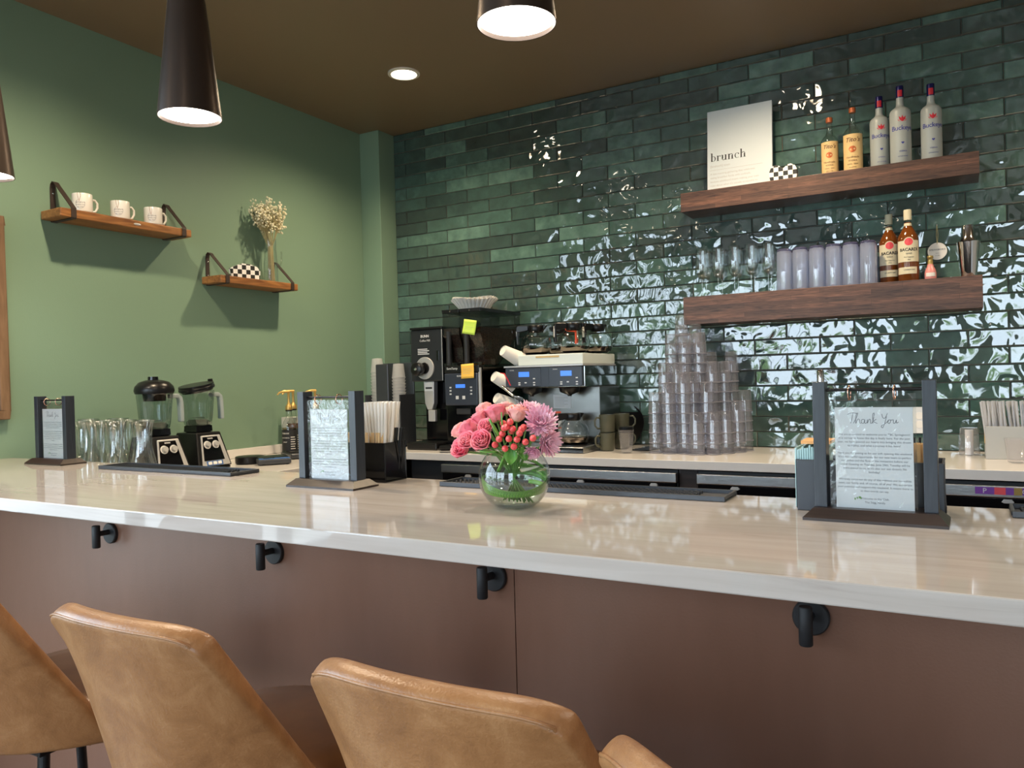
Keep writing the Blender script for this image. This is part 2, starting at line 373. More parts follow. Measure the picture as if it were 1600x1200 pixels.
M['frost'] = mat('frosted_glass', (.40, .43, .42), .35, spec=.5)
M['jar'] = thin_glass('blender_jar', (.72, .78, .78), 1.3, edge=.4)
M['amber'] = mat('amber_rum', (.16, .045, .008), .08, coat=.6)
M['amber_light'] = mat('amber_rum_bright', (.45, .17, .02), .08)
M['label_kraft'] = mat('kraft_label', (.62, .44, .20), .6)
M['label_cream'] = mat('cream_label', (.70, .64, .46), .6)
M['copper_cap'] = mat('copper_cap', (.60, .16, .06), .3, metal=.5)
M['ink_blue'] = mat('blue_ink', (.04, .05, .28), .5)
M['ink_red'] = mat('red_ink', (.60, .02, .04), .5)
M['navy'] = mat('navy_foil', (.02, .02, .12), .25, metal=.4)
M['pink'] = mat('pink_glaze', (.72, .28, .26), .3)
M['stir'] = mat('birch_wood', (.72, .50, .26), .7)
M['kraft_pack'] = mat('napkin_teal', (.42, .62, .64), .7)
M['napkin_orange'] = mat('napkin_orange', (.82, .42, .16), .7)
M['grey_box'] = mat('grey_plastic', (.42, .43, .42), .5)
M['lamp_glow'] = mat('lamp_diffuser', (1, .95, .85), .5, emit=(1, .93, .82), es=9)
M['down_glow'] = mat('downlight_lens', (1, .9, .75), .5, emit=(1, .88, .68), es=16)
M['ring_white'] = mat('white_ring', (.75, .7, .62), .4)
M['stem'] = mat('green_stem', (.10, .22, .045), .5)
M['leaf'] = mat('leaf_green', (.07, .22, .03), .4, noise=(30, (.12, .30, .05), .4, .6, (1, 1, 1)))
M['leaf_wrap'] = mat('wrapped_leaf', (.16, .42, .05), .35)
M['rose'] = mat('rose_pink', (.86, .17, .25), .5, noise=(30, (.90, .38, .40), .35, .75, (1, 1, 1)), spec=.3)
M['rose_pale'] = mat('rose_pale_pink', (.88, .30, .32), .5, noise=(30, (.92, .58, .48), .35, .7, (1, 1, 1)), spec=.3)
M['berry'] = mat('coral_berry', (.78, .095, .10), .3)
M['mum'] = mat('lilac_pink_petal', (.74, .34, .47), .55, noise=(25, (.86, .56, .64), .4, .7, (1, 1, 1)))
M['mum_core'] = mat('pale_yellow_core', (.72, .62, .34), .6)
M['dried'] = mat('dried_cream_blossom', (.85, .80, .60), .8)
M['dried_stem'] = mat('dried_stem', (.48, .42, .22), .8)
M['water'] = thin_glass('water', (.90, .96, .90), .6)
M['chalk'] = mat('blackboard', (.012, .012, .012), .6)
M['checker'] = checker_mat('checker_paint', .019)
M['window_glass'] = thin_glass('window_glass', (.97, .98, .98), .5)
M['frame_dark'] = mat('dark_window_frame', (.02, .02, .02), .4)
M['purple'] = mat('purple_sticker', (.18, .05, .35), .5)
M['pinkred'] = mat('red_sticker', (.75, .08, .10), .5)
M['card'] = mat('carton', (.62, .60, .56), .7)
M['blue_panel'] = mat('blue_control_panel', (.05, .14, .38), .4)

M['slate'] = mat('dark_slate_metal', (.016, .018, .022), .4, metal=.1)
M['slate2'] = mat('bluish_black_plastic', (.035, .045, .055), .35)
M['bronze_steel'] = mat('dark_polished_steel', (.20, .17, .15), .12, metal=1)
M['steel_dark'] = mat('polished_steel', (.30, .32, .31), .10, metal=1)
M['globe'] = thin_glass('carafe_glass', (.93, .95, .94), 1.8, edge=.35)
M['crystal'] = thin_glass('crystal_glass', (.96, .98, .98), 3.6, edge=.35, rough=.04)
M['steel_grey'] = mat('grey_brushed_steel', (.22, .22, .21), .30, metal=1)
M['white_enamel'] = mat('white_enamel', (.72, .78, .74), .3)
M['cup_clear2'] = thin_glass('stacked_clear_cups', (.86, .88, .88), 1.6, edge=.6, dense=.6, dcol=(.95, .95, .95))
M['lilac_base'] = thin_glass('thick_lilac_base', (.55, .56, .72), 1.0, edge=.4, dense=.25, dcol=(.30, .30, .50))
M['grey_paper'] = mat('grey_white_paper', (.50, .51, .54), .7)

# ================================================================ THE SETTING
RX1, RY1 = 5.4, -7.0
struct('floor', MB().box(XL-.2, RX1+.2, RY1-.2, .1, -.1, 0), M['floor'])
struct('ceiling', MB().box(XL-.2, RX1+.2, RY1-.2, .1, CEIL, CEIL+.1), M['ceiling'])
struct('wall_left', MB().box(XL-.12, XL, WIN_Y0, .1, 0, CEIL), M['green'])
struct('wall_right', MB().box(RX1, RX1+.12, RY1, .1, 0, CEIL), M['plaster'])
struct('wall_back_pillar', MB().box(XL, -.092, -.155, 0, 0, CEIL), M['green'], bevel=.003)
bw = MB().box(XL-.12, RX1+.12, .0, .1, 0, CEIL)
back = struct('wall_back', bw, M['grout'])
HA, RB, ZJ, GAP = .1535, .0765, 2.828, .0036
tl = MB()
def tile(x0, x1, z0, z1):
    if x1-x0 < .012: return
    g = GAP/2; b_ = .0035; y0, y1 = -.0005, -.0075
    x0 += g; x1 -= g; z0 += g; z1 -= g
    tl.add([(x0,y0,z0),(x1,y0,z0),(x1,y0,z1),(x0,y0,z1),
            (x0,y1+.003,z0),(x1,y1+.003,z0),(x1,y1+.003,z1),(x0,y1+.003,z1),
            (x0+b_,y1,z0+b_),(x1-b_,y1,z0+b_),(x1-b_,y1,z1-b_),(x0+b_,y1,z1-b_)],
           [(0,1,5,4),(1,2,6,5),(2,3,7,6),(3,0,4,7),(4,5,9,8),(5,6,10,9),(6,7,11,10),(7,4,8,11),(8,9,10,11)])
for k in range(0, 26):
    z1 = ZJ-(k-1)*RB if k else CEIL; z0 = ZJ-k*RB
    par = 1 if k % 2 == 0 else 0
    xs = [-.092]+[h*HA for h in range(-1, 36) if h % 2 == par and -.085 < h*HA < RX1]+[RX1]
    for a, b in zip(xs, xs[1:]): tile(a, b, z0, min(z1, CEIL))
tiles = obj('tiles', tl, M['tile'], parent=back)
# window wall on the left beyond the bar, and at the far end behind the camera
def window(name, along, a0, a1, fixed, nm):
    m = MB(); z0, z1 = .30, 2.70
    def bx(p0, p1, q0, q1):
        if along == 'y': m.box(fixed-.06, fixed, p0, p1, q0, q1)
        else: m.box(p0, p1, fixed-.06, fixed, q0, q1)
    bx(a0, a1, z0, z0+.06); bx(a0, a1, z1-.06, z1)
    for i in range(nm+1):
        p = a0+(a1-a0)*i/nm; bx(p-.03 if i else p, p+.03 if i < nm else p, z0, z1)
    fr = struct(name, m, M['frame_dark'])
    g = MB()
    if along == 'y': g.box(fixed-.035, fixed-.029, a0+.01, a1-.01, z0+.02, z1-.02)
    else: g.box(a0+.01, a1-.01, fixed-.035, fixed-.029, z0+.02, z1-.02)
    obj('window_pane', g, M['window_glass'], parent=fr)
window('window_1', 'y', WIN_Y1, WIN_Y0, XL-.02, 4)
window('window_2', 'x', -.1, 2.0, RY1-.02, 2)
window('window_3', 'x', 3.1, 4.3, RY1-.02, 1)
struct('wall_front_pier', MB().box(2.0, 3.1, RY1-.12, RY1, .3, 2.7), M['plaster'])
struct('wall_front_end', MB().box(4.3, 5.1, RY1-.12, RY1, .3, 2.7), M['plaster'])
struct('wall_left_corner', MB().box(XL-.12, XL, RY1-.12, WIN_Y1, 0, CEIL), M['green'])
struct('wall_left_sill', MB().box(XL-.12, XL, WIN_Y1, WIN_Y0, 0, .30), M['green'])
struct('wall_left_header', MB().box(XL-.12, XL, WIN_Y1, WIN_Y0, 2.70, CEIL), M['green'])
struct('wall_front_sill', MB().box(-.1, 5.1, RY1-.12, RY1, 0, .30), M['plaster'])
struct('wall_front_header', MB().box(-.1, 5.1, RY1-.12, RY1, 2.70, CEIL), M['plaster'])
struct('wall_front_left', MB().box(XL-.0, -.1, RY1-.12, RY1, 0, CEIL), M['plaster'])
struct('wall_front_right', MB().box(5.1, RX1, RY1-.12, RY1, 0, CEIL), M['plaster'])
struct('trim_1', MB().box(XL, XL+.02, -2.2, -.155, .915, .962), M['white_stone'], bevel=.002)

# ceiling lamps
def downlight(x, y, lab):
    t = thing('recessed_downlight', lab, 'ceiling light', (x, y, CEIL))
    obj('trim_ring', MB().lathe([(.082, 0), (.082, -.006), (.066, -.009), (.062, -.002), (.062, .0)], 40), M['ring_white'], t, smooth=40)
    obj('lens', MB().cyl(.062, -.0045, -.001, 40), M['down_glow'], t)
    l = spot('downlight_lamp', (x, y, CEIL-.02), 125, 150, .9, .045, WARM)
    return t
downlight(*DOWNLIGHTS[0], 'glowing round recessed ceiling light, the whole one between the two pendant lamps')
downlight(*DOWNLIGHTS[1], 'round recessed ceiling light at the top edge, right of the glowing one')
for x, y in DOWNLIGHTS[2:]:
    l = spot('downlight_lamp', (x, y, CEIL-.02), 125 if y > -4 else 30, 150, .9, .045, WARM)
    t = thing('recessed_downlight', 'round recessed ceiling light in the part of the ceiling above the stools', 'ceiling light', (x, y, CEIL), 0, 'ceiling lights over the stools')
    obj('trim_ring', MB().lathe([(.082, 0), (.082, -.006), (.066, -.009), (.062, -.002), (.062, .0)], 40), M['ring_white'], t, smooth=40)
    obj('lens', MB().cyl(.062, -.0045, -.001, 40), M['down_glow'], t)
def pendant(x, y, lab):
    t = thing('pendant_lamp', lab, 'pendant lamp', (x, y, 2.0))
    obj('lamp_shade', MB().lathe([(.080, 0), (.0455, .315), (.0300, .455), (.029, .46), (.0, .462)], 64).lathe([(.078, .0), (.080, 0)], 64).lathe([(.076, .012), (.078, 0)], 64), M['bronze'], t, smooth=50)
    obj('diffuser', MB().lathe([(.0, .004), (.06, .006), (.077, .009)], 48), M['lamp_glow'], t, smooth=60)
    obj('cord', MB().cyl(.003, .46, .85, 8), M['black'], t)
    obj('canopy', MB().cyl(.055, .845, .869, 32), M['bronze'], t, smooth=40)
    spot('pendant_light', (x, y, 1.995), 17, 150, .5, .07, (1, .88, .72))
for (x, y), lab in zip(PENDANTS, ['dark bronze cone pendant lamp cut off at the left edge, nearest the picture frame',
        'dark bronze cone pendant lamp seen whole, in front of the green wall',
        'dark bronze cone pendant lamp over the bar, the one cut off at the top edge',
        'dark bronze cone pendant lamp at the right end of the bar']):
    pendant(x, y, lab)

# ================================================================ BAR
bar = thing('bar_counter', 'long front bar with veined glossy stone top and brown panelled front', 'bar counter', (0, 0, 0))
obj('bar_top', MB().box(XL+.002, 4.3, -2.955, -2.305, .998, 1.03), M['stone'], bar, bevel=.0025)
obj('front_panel', MB().box(XL+.002, 2.252, -2.655, -2.62, 0, .998), M['panel'], bar)
obj('front_panel', MB().box(2.254, 4.3, -2.655, -2.62, 0, .998), M['panel'], bar)
obj('carcass', MB().box(XL+.002, 4.3, -2.62, -2.33, 0, .998), M['black_matte'], bar)
def hook(x, z, lab, rz=0):
    t = thing('coat_peg', lab, 'coat peg', (x, -2.6555, z), rz)
    obj('mounting_disc', MB().lathe([(0, .010), (.027, .010), (.029, .008), (.029, 0)], 40, RX(PI/2)), M['black_matte'], t, smooth=40)
    obj('arm', MB().tube([(0, -.008, .004), (-.002, -.045, .004)], .0075, 12), M['black_matte'], t, smooth=60)
    obj('peg', MB().lathe([(0, -.034), (.0095, -.034), (.0108, -.032), (.0108, .026), (.0095, .028), (0, .028)], 24, T(-.002, -.045, 0)), M['black_matte'], t, smooth=40)
for (x, z), lab in zip([(.94, .886), (1.588, .890), (2.208, .895), (2.813, .892), (.20, .888)],
    ['matte black coat peg, leftmost whole one under the bar top', 'matte black coat peg, second whole one from the left under the bar top',
     'matte black coat peg just left of the seam in the brown bar front', 'matte black coat peg nearest the right end of the bar front',
     'matte black coat peg cut off by the left edge of the view']):
    hook(x, z, lab)

# ================================================================ BACK COUNTERS
wt = thing('worktop', 'pale stone worktop running along under the green tiled wall', 'worktop')
obj('slab', MB().box(-.090, 4.3, -.70, -.009, .877, .915), M['white_stone'], wt, bevel=.002)
wl = thing('worktop', 'short pale worktop under the green wall carrying the blenders', 'worktop')
obj('slab', MB().box(XL+.021, .45, -2.295, -.702, .877, .915).box(XL+.021, -.092, -.70, -.157, .877, .915), M['white_stone'], wl, bevel=.002)
obj('base_cabinet', MB().box(XL+.021, .42, -2.295, -.702, .0, .877), M['black_matte'], wl)
def fridge(x0, x1, lab):
    t = thing('bar_refrigerator', lab, 'refrigerator', ((x0+x1)/2, -.66, 0)); h = (x1-x0)/2
    obj('cabinet', MB().box(-h, h, .0, .58, .0, .868), M['black_matte'], t)
    n = max(1, round((x1-x0)/.62))
    for i in range(n):
        a = -h+2*h*i/n+.004; b = -h+2*h*(i+1)/n-.004
        d = obj('door', MB().box(a, b, -.022, -.001, .10, .812), M['black_gloss'], t, bevel=.002)
        for s in (a+.16, b-.1): obj('latch', MB().prism([(s-.02, .799), (s-.012, .809), (s+.012, .809), (s+.02, .799), (s+.012, .795), (s-.012, .795)], -.03, -.0225), M['silver_plastic'], d, bevel=.001)
    obj('top_rail', MB().box(-h, h, -.03, .0, .815, .858), M['steel'], t, bevel=.003)
    return t
fr1 = fridge(.694, 1.948, 'black under-counter refrigerator with steel top rail, left of the dark gap')
obj('badge', flat_text(text_mesh('reversal', .018), T(-.42, -.0235, .775)), M['ink_pale'], fr1)
fr2 = fridge(2.038, 3.9, 'black under-counter refrigerator with steel top rail, right of the dark gap behind the card stand')
st = MB(); stp = obj('sticker_strip', MB().box(.105, .305, -.0315, -.0302, .826, .852), M['purple'], fr2)
obj('sticker_strip', MB().box(.165, .20, -.0322, -.0316, .826, .852), M['pinkred'], fr2)
obj('sticker_strip', MB().box(.225, .25, -.0322, -.0316, .826, .852), M['gold'], fr2)
obj('sticker_strip', MB().box(.265, .30, -.0322, -.0316, .826, .852), M['pinkred'], fr2)
obj('lettering', flat_text(text_mesh('P', .026), T(.135, -.0325, .83)).add(*(lambda q: (q.v, q.f))(flat_text(text_mesh('C', .026), T(.258, -.0325, .83)))), M['paper'], fr2)
ub = obj('cabinet_plinth', MB().box(.452, .69, -.62, -.03, 0, .876), M['black_matte'], wt)
obj('cabinet_plinth', MB().box(1.952, 2.034, -.655, -.03, 0, .876), M['dark_wood'], wt)

# ================================================================ SHELVES ON THE TILE WALL
s1 = thing('floating_shelf', 'upper thick walnut shelf on the tiled wall, holding vodka bottles', 'shelf', (2.485, 0, 2.095))
obj('board', MB().box(-.637, .637, -.205, -.0078, 0, .092), M['walnut'], s1, bevel=.0015)
s2 = thing('floating_shelf', 'lower thicker walnut shelf on the tiled wall, holding glasses and rum', 'shelf', (2.487, 0, 1.535))
obj('board', MB().box(-.638, .638, -.205, -.0078, 0, .137), M['walnut'], s2, bevel=.0015)
ZU, ZLW = 2.187, 1.672

# shelves on the green wall
def strap_shelf(y0, y1, z0, z1, ys, top, lab):
    t = thing('wall_shelf', lab, 'shelf', (XL, (y0+y1)/2, z0)); h = (y1-y0)/2; th = z1-z0
    obj('board', MB().box(.004, .145, -h, h, 0, th), M['rustic'], t, bevel=.005, seg=3)
    for yy in ys:
        y_ = yy-(y0+y1)/2
        pts = [(.0025, y_, -.002), (.0025, y_, top-.03), (.007, y_, top-.012), (.018, y_, top-.003), (.03, y_, top-.008), (.042, y_, top-.022), (.148, y_, th+.004), (.1485, y_, th-.004), (.1485, y_, .002), (.144, y_, -.0025), (.004, y_, -.0025)]
        s = obj('strap', MB().strip(pts, .022, .0028, (0, 1, 0)), M['strap'], t)
        obj('rivet', MB().sphere(.004, (.0055, y_, top-.05), 10, 6).sphere(.004, (.0055, y_, th+.012), 10, 6), M['chrome'], s, smooth=180)
    return t
ws1 = strap_shelf(-2.165, -1.545, 1.998, 2.034, (-2.112, -1.588), .168, 'rustic wooden shelf hung on dark straps, carrying three white mugs')
obj('plaque', MB().sphere(.011, (.145, .03, .018), 12, 6, None, (.15, 1.7, .5)), M['silver_plastic'], ws1, smooth=180)
strap_shelf(-1.385, -.868, 1.803, 1.840, (-1.345, -.912), .165, 'smaller rustic wooden shelf hung on dark straps, carrying the dried flowers')

# picture frame
pf = thing('picture_frame', 'wooden framed blackboard on the green wall, cut by the left edge', 'picture frame', (XL, -2.62, 1.184))
fm = MB()
for a in ((-.30, .30, 0, .035), (-.30, .30, .766, .801), (-.30, -.265, .035, .766), (.265, .30, .035, .766)): fm.box(.001, .03, *a)
obj('frame', fm, M['frame_wood'], pf, bevel=.003)
obj('board', MB().box(.003, .014, -.265, .265, .035, .766), M['chalk'], pf)
# ================================================================ SMALL BUILDERS
def stand(cx, yf, lab, paper_lab, seed=0, rz=0, script=True, lean=0):
    # table card stand: yf is the y of the base front edge
    t = thing('card_stand', lab, 'card stand', (cx, yf+.05, 1.03), rz)
    obj('base', MB().frustum((-.113, .113, -.05, .045), (-.098, .098, -.030, .030), .005, .020).box(-.113, .113, -.05, .045, 0, .005), M['dark_wood'], t)
    for s in (-1, 1):
        obj('post', MB().box(s*.087-.0105, s*.087+.0105, -.018, .016, .020, .243), M['stain_black'], t, bevel=.0008)
    obj('rod', MB().cyl(.0028, -.077, .077, 12, T(0, -.002, .228) @ RY(PI/2)), M['black'], t, smooth=40)
    for x in (-.038, .034):
        obj('ring', MB().tube([(x+.001*cos(a), -.004+.011*cos(a), .2225+.0125*sin(a)) for a in [2*PI*i/20 for i in range(20)]], .0011, 6, True), M['copper'], t, smooth=180)
    sl = obj('sleeve', MB().box(-.0715, .0665, -.0105, -.0090, .016, .221).box(-.0715, .0665, -.0050, -.0045, .016, .221), M['sleeve_film'], t)
    pg = obj('printed_page', MB().box(-.0625, .0615, -.0082, -.0058, .0175, .197), M['paper'], t)
    y = -.0084
    if script: obj('heading', flat_text(SCRIPT_THANKS, T(0, y, .168)), M['ink'], pg)
    body = MB()
    for i, ln in enumerate(LETTER):
        if ln:
            q = flat_text(text_mesh(ln, .0050, depth=.00005), T(0, y, .148-i*.0066)); body.add(q.v, q.f)
    obj('letter_text', body, M['ink'], pg)
    sp = MB()
    for (sx, sz, d) in ((-.024, .031, 1), (.022, .022, -1)):
        for k in range(5):
            a = math.radians(60+k*20) if d > 0 else math.radians(-120+k*20)
            sp.sphere(.0022, (sx+.006*cos(a)*(.5+.3*k), y, sz+.008*sin(a)), 8, 5, None, (.45, .08, 1.0))
    obj('leaf_sprig', sp, M['leaf'], pg)
    return t
M['sleeve_film'] = thin_glass('crinkled_film', (.97, .98, .98), .55, rough=.05)
def _crinkle():
    nt = M['sleeve_film'].node_tree; t = N(nt, 'ShaderNodeTexCoord'); n = N(nt, 'ShaderNodeTexNoise'); n.inputs['Scale'].default_value = 38; n.inputs['Detail'].default_value = 1; n.inputs['Distortion'].default_value = 1.2
    nt.links.new(t.outputs['Object'], n.inputs[0]); bp = N(nt, 'ShaderNodeBump'); bp.inputs['Distance'].default_value = .0012; nt.links.new(n.outputs[0], bp.inputs['Height'])
    for g in nt.nodes:
        if g.type == 'BSDF_GLOSSY': nt.links.new(bp.outputs[0], g.inputs['Normal'])
_crinkle()
LETTER = ['We are so excited to welcome you to TBC Springboro!', 'It is surreal to know this day is finally here. For the past', 'year, we have poured our hearts into bringing this dream', 'to reality, and what a journey it has been!', '',
 'Thank you for joining us for our soft opening this weekend.', "It's a wonderful opportunity for our new team to perfect", 'our dishes and the flow of the restaurant before our', 'Grand Opening on Tuesday, June 24th. Tuesday will be', "extra special to us, as it's also our son Grant's 7th", 'birthday!', '',
 'We truly could not do any of this without our incredible', 'team, our family and, of course, all of you! We appreciate', 'your patience and support this weekend. It means more to', 'us than words can say.', '', 'Welcome to the Club,', 'The Stigg Family']
def handwriting(paths, s, r):
    q = MB()
    for p in paths:
        # Catmull-Rom smoothing of a pen stroke
        P = [Vector((a*s, b*s, 0)) for a, b in p]; out = []
        for i in range(len(P)-1):
            p0 = P[max(i-1, 0)]; p1 = P[i]; p2 = P[i+1]; p3 = P[min(i+2, len(P)-1)]
            for k in range(5):
                u = k/5; out.append(.5*((2*p1)+(p2-p0)*u+(2*p0-5*p1+4*p2-p3)*u*u+(3*p1-p0-3*p2+p3)*u**3))
        out.append(P[-1]); q.tube(out, r, 5)
    q.v = [(x, y, z*.2) for x, y, z in q.v]
    return q
SCRIPT_THANKS = handwriting([
    [(-9, 3.6), (-7.2, 4.2), (-5.6, 4.0)], [(-7.0, 4.2), (-7.4, 2), (-7.9, .2)],
    [(-6.9, .2), (-5.8, 2.4), (-5.3, 4.1), (-5.9, 3.4), (-6.1, .2), (-5.4, 1.7), (-4.8, 1.6), (-4.7, .3), (-4.0, .5)],
    [(-3.1, 1.7), (-3.9, 1.6), (-4.1, .5), (-3.3, .3), (-2.9, 1.7), (-2.9, .3), (-2.2, .5), (-2.0, 1.7), (-2.0, .3), (-1.4, 1.7), (-.9, 1.5), (-.9, .3), (-.3, .6), (.3, 2.8), (.4, 4.1), (-.1, 3.5), (-.1, .2)], [(1.1, 1.8), (.1, 1.0), (1.4, .2)],
    [(3.0, 3.8), (3.3, 2.4), (4.1, 2.3), (4.9, 4.0)], [(4.6, 2.8), (3.9, .2), (3.2, -1.4), (2.8, -.7), (4.6, .6), (5.3, 1.6), (5.0, .5), (5.6, .3), (6.0, 1.4), (5.4, 1.6), (6.4, 1.5), (6.9, 1.6), (6.9, .4), (7.5, .5), (7.9, 1.6), (7.9, .4), (8.6, .8)]], .0046, .00052)
stand(1.636, -2.553, 'black card stand on the bar, between the blenders and the flower bowl', '')
stand(2.899, -2.553, 'large looking black card stand on the bar, rightmost, before the green tiles', '', rz=-.02)
stand(.203, -2.436, 'black card stand at the left end of the bar, before the green wall', '')

# ---- caddies on the bar
def caddy(cx, cy, w, d, h, lab, step=False, wall=M['black']):
    t = thing('caddy', lab, 'caddy', (cx, cy, 1.03)); b = .004
    m = MB().box(-w/2, w/2, -d/2, d/2, 0, b)
    m.box(-w/2, w/2, -d/2, -d/2+b, b, h).box(-w/2, w/2, d/2-b, d/2, b, h).box(-w/2, -w/2+b, -d/2+b, d/2-b, b, h).box(w/2-b, w/2, -d/2+b, d/2-b, b, h)
    obj('bin', m, wall, t, bevel=.0015)
    obj('divider', MB().box(-.002, .002, -d/2+b, d/2-b, b, h-.01), wall, t)
    return t
caddy(1.655, -2.365, .155, .092, .104, 'glossy black caddy of straws and stirrers behind the middle card stand', wall=M['black_gloss'])
caddy(2.882, -2.403, .245, .098, .096, 'textured black caddy behind the rightmost card stand', wall=M['charcoal'])
def sticks(n, name, mb, m, lab, cat, grp, place):
    proto = obj(name, mb, m, smooth=40); tag(proto, lab, cat, grp)
    for i in range(n):
        o = proto if i == 0 else proto.copy()
        if i: C.objects.link(o)
        (x, y, z), (a, b) = place(i); o.location = (x, y, z); o.rotation_euler = (a, b, 0)
rd = random.Random(3)
sticks(26, 'wrapped_straw', MB().cyl(.0042, 0, .205, 10, None, .0044), M['paper_warm'], 'paper wrapped straw standing in the black caddy by the flowers', 'straw', 'wrapped straws in the glossy black caddy',
    lambda i: (lambda u, v: ((1.686+u*.021, -2.367+v*.018, 1.036), (-v*.08, u*.135)))((i % 9)/4-1, (i//9)-1))
sticks(44, 'stir_stick', MB().box(-.003, .003, -.0008, .0008, 0, .125), M['stir'], 'thin birch stir stick standing upright in the glossy black caddy', 'stir stick', 'birch stir sticks in the glossy black caddy',
    lambda i: ((1.588+ (i % 22)*.0061, -2.399+(i//22)*.006+rd.uniform(-.001, .001), 1.035), (rd.uniform(-.03, .03), rd.uniform(-.03, .06))))
sticks(12, 'sip_straw', MB().cyl(.0018, 0, .135, 8), M['black'], 'thin black sip straw at the right of the glossy black caddy', 'straw', 'black sip straws in the glossy black caddy',
    lambda i: ((1.700+(i % 6)*.0055, -2.352+(i//6)*.012, 1.036), (rd.uniform(-.05, .05), .04+(i % 6)*.02)))
nap = MB()
for k in range(14): nap.box(-.060+k*.0042, -.060+k*.0042+.0036, -.038, .038, 0, .118-.0008*abs(k-7)-(.004 if k % 3 else 0))
o = obj('napkin_stack', nap, M['kraft_pack'], loc=(2.815, -2.403, 1.035), bevel=.001); tag(o, 'stack of pale blue wrapped napkins at the left of the textured caddy', 'napkins')
o = obj('napkin_stack', MB().box(-.026, .026, -.035, .035, 0, .006), M['napkin_orange'], loc=(2.792, -2.403, 1.1545)); tag(o, 'orange wrapper lying on the pale blue napkins in the textured caddy', 'wrapper')
sticks(40, 'stir_stick', MB().box(-.003, .003, -.0008, .0008, 0, .122), M['stir'], 'thin birch stir stick at the right of the textured caddy', 'stir stick', 'birch stir sticks in the textured caddy',
    lambda i: ((2.925+(i % 13)*.0050, -2.428+(i//13)*.012, 1.035), (rd.uniform(-.03, .03), rd.uniform(-.03, .03))))
sticks(8, 'sip_straw', MB().cyl(.0018, 0, .128, 8), M['black'], 'thin black sip straw at the back of the textured caddy', 'straw', 'black sip straws in the textured caddy',
    lambda i: ((2.94+(i % 8)*.0065, -2.368, 1.036), (-.03, rd.uniform(-.03, .06))))

# ---- bar mats
def mat_tray(x0, x1, y0, y1, lab, nub=True):
    t = thing('bar_mat', lab, 'bar mat', ((x0+x1)/2, (y0+y1)/2, 1.0305)); a = (x1-x0)/2; b = (y1-y0)/2
    obj('tray', MB().box(-a, a, -b, b, 0, .003).box(-a, a, -b, -b+.005, .003, .011).box(-a, a, b-.005, b, .003, .011).box(-a, -a+.005, -b+.005, b-.005, .003, .011).box(a-.005, a, -b+.005, b-.005, .003, .011), M['charcoal'], t, bevel=.001)
    m = MB(); n = int((2*a-.07)/.0125); r = int((2*b-.02)/.0095)
    for i in range(n):
        for j in range(r):
            m.cyl(.0034, .003, .0088, 6, T(-a+.018+i*.0125+(.006 if j % 2 else 0), -b+.012+j*.0095, 0), .0026)
    obj('nubs', m, M['rubber'], t)['kind'] = 'stuff'
mat_tray(.560, 1.196, -2.452, -2.345, 'black rubber bar mat along the bar edge, before the blenders')
mat_tray(1.905, 2.612, -2.412, -2.312, 'black rubber bar mat along the bar edge, behind the flower bowl')
mat_tray(3.105, 3.7, -2.405, -2.312, 'black rubber bar mat at the far right, cut off by the edge')

# ---- carafes behind the bar
cf = thing('glass_carafe', 'clear glass carafe in the crowd of carafes beside the left card stand', 'carafe', (0, 0, .915), 0, 'clear glass carafes behind the bar')
obj('body', MB().lathe([(0, .004), (.046, .004), (.052, .010), (.054, .030), (.047, .075), (.034, .120), (.0275, .155), (.027, .190), (.031, .225), (.038, .250), (.040, .253)], 32), M['crystal'], cf, smooth=180)
obj('lip', MB().tube([(.040*cos(2*PI*i/28), .040*sin(2*PI*i/28), .253) for i in range(28)], .0016, 6, True), M['crystal'], cf, smooth=180)
obj('punt', MB().lathe([(.040, .003), (.026, .018), (0, .034)], 24), M['crystal'], cf, smooth=180)
pos = [(.375, -2.165), (.262, -2.195), (.270, -2.08), (.150, -2.20), (.158, -2.085), (.038, -2.205), (.046, -2.09), (-.074, -2.21), (-.066, -2.095), (-.175, -2.155), (-.160, -2.04), (-.045, -1.98)]
for i, (x, y) in enumerate(pos):
    if i == 0:
        cf.location = (x, y, .915)
        cf['label'] = 'clear glass carafe standing nearest the left blender, front right of the crowd'; del cf['group']
    else: dup(cf, (x, y, .915), rd.uniform(0, 3), 'clear glass carafe in the crowd of carafes beside the left card stand', 'clear glass carafes behind the bar')

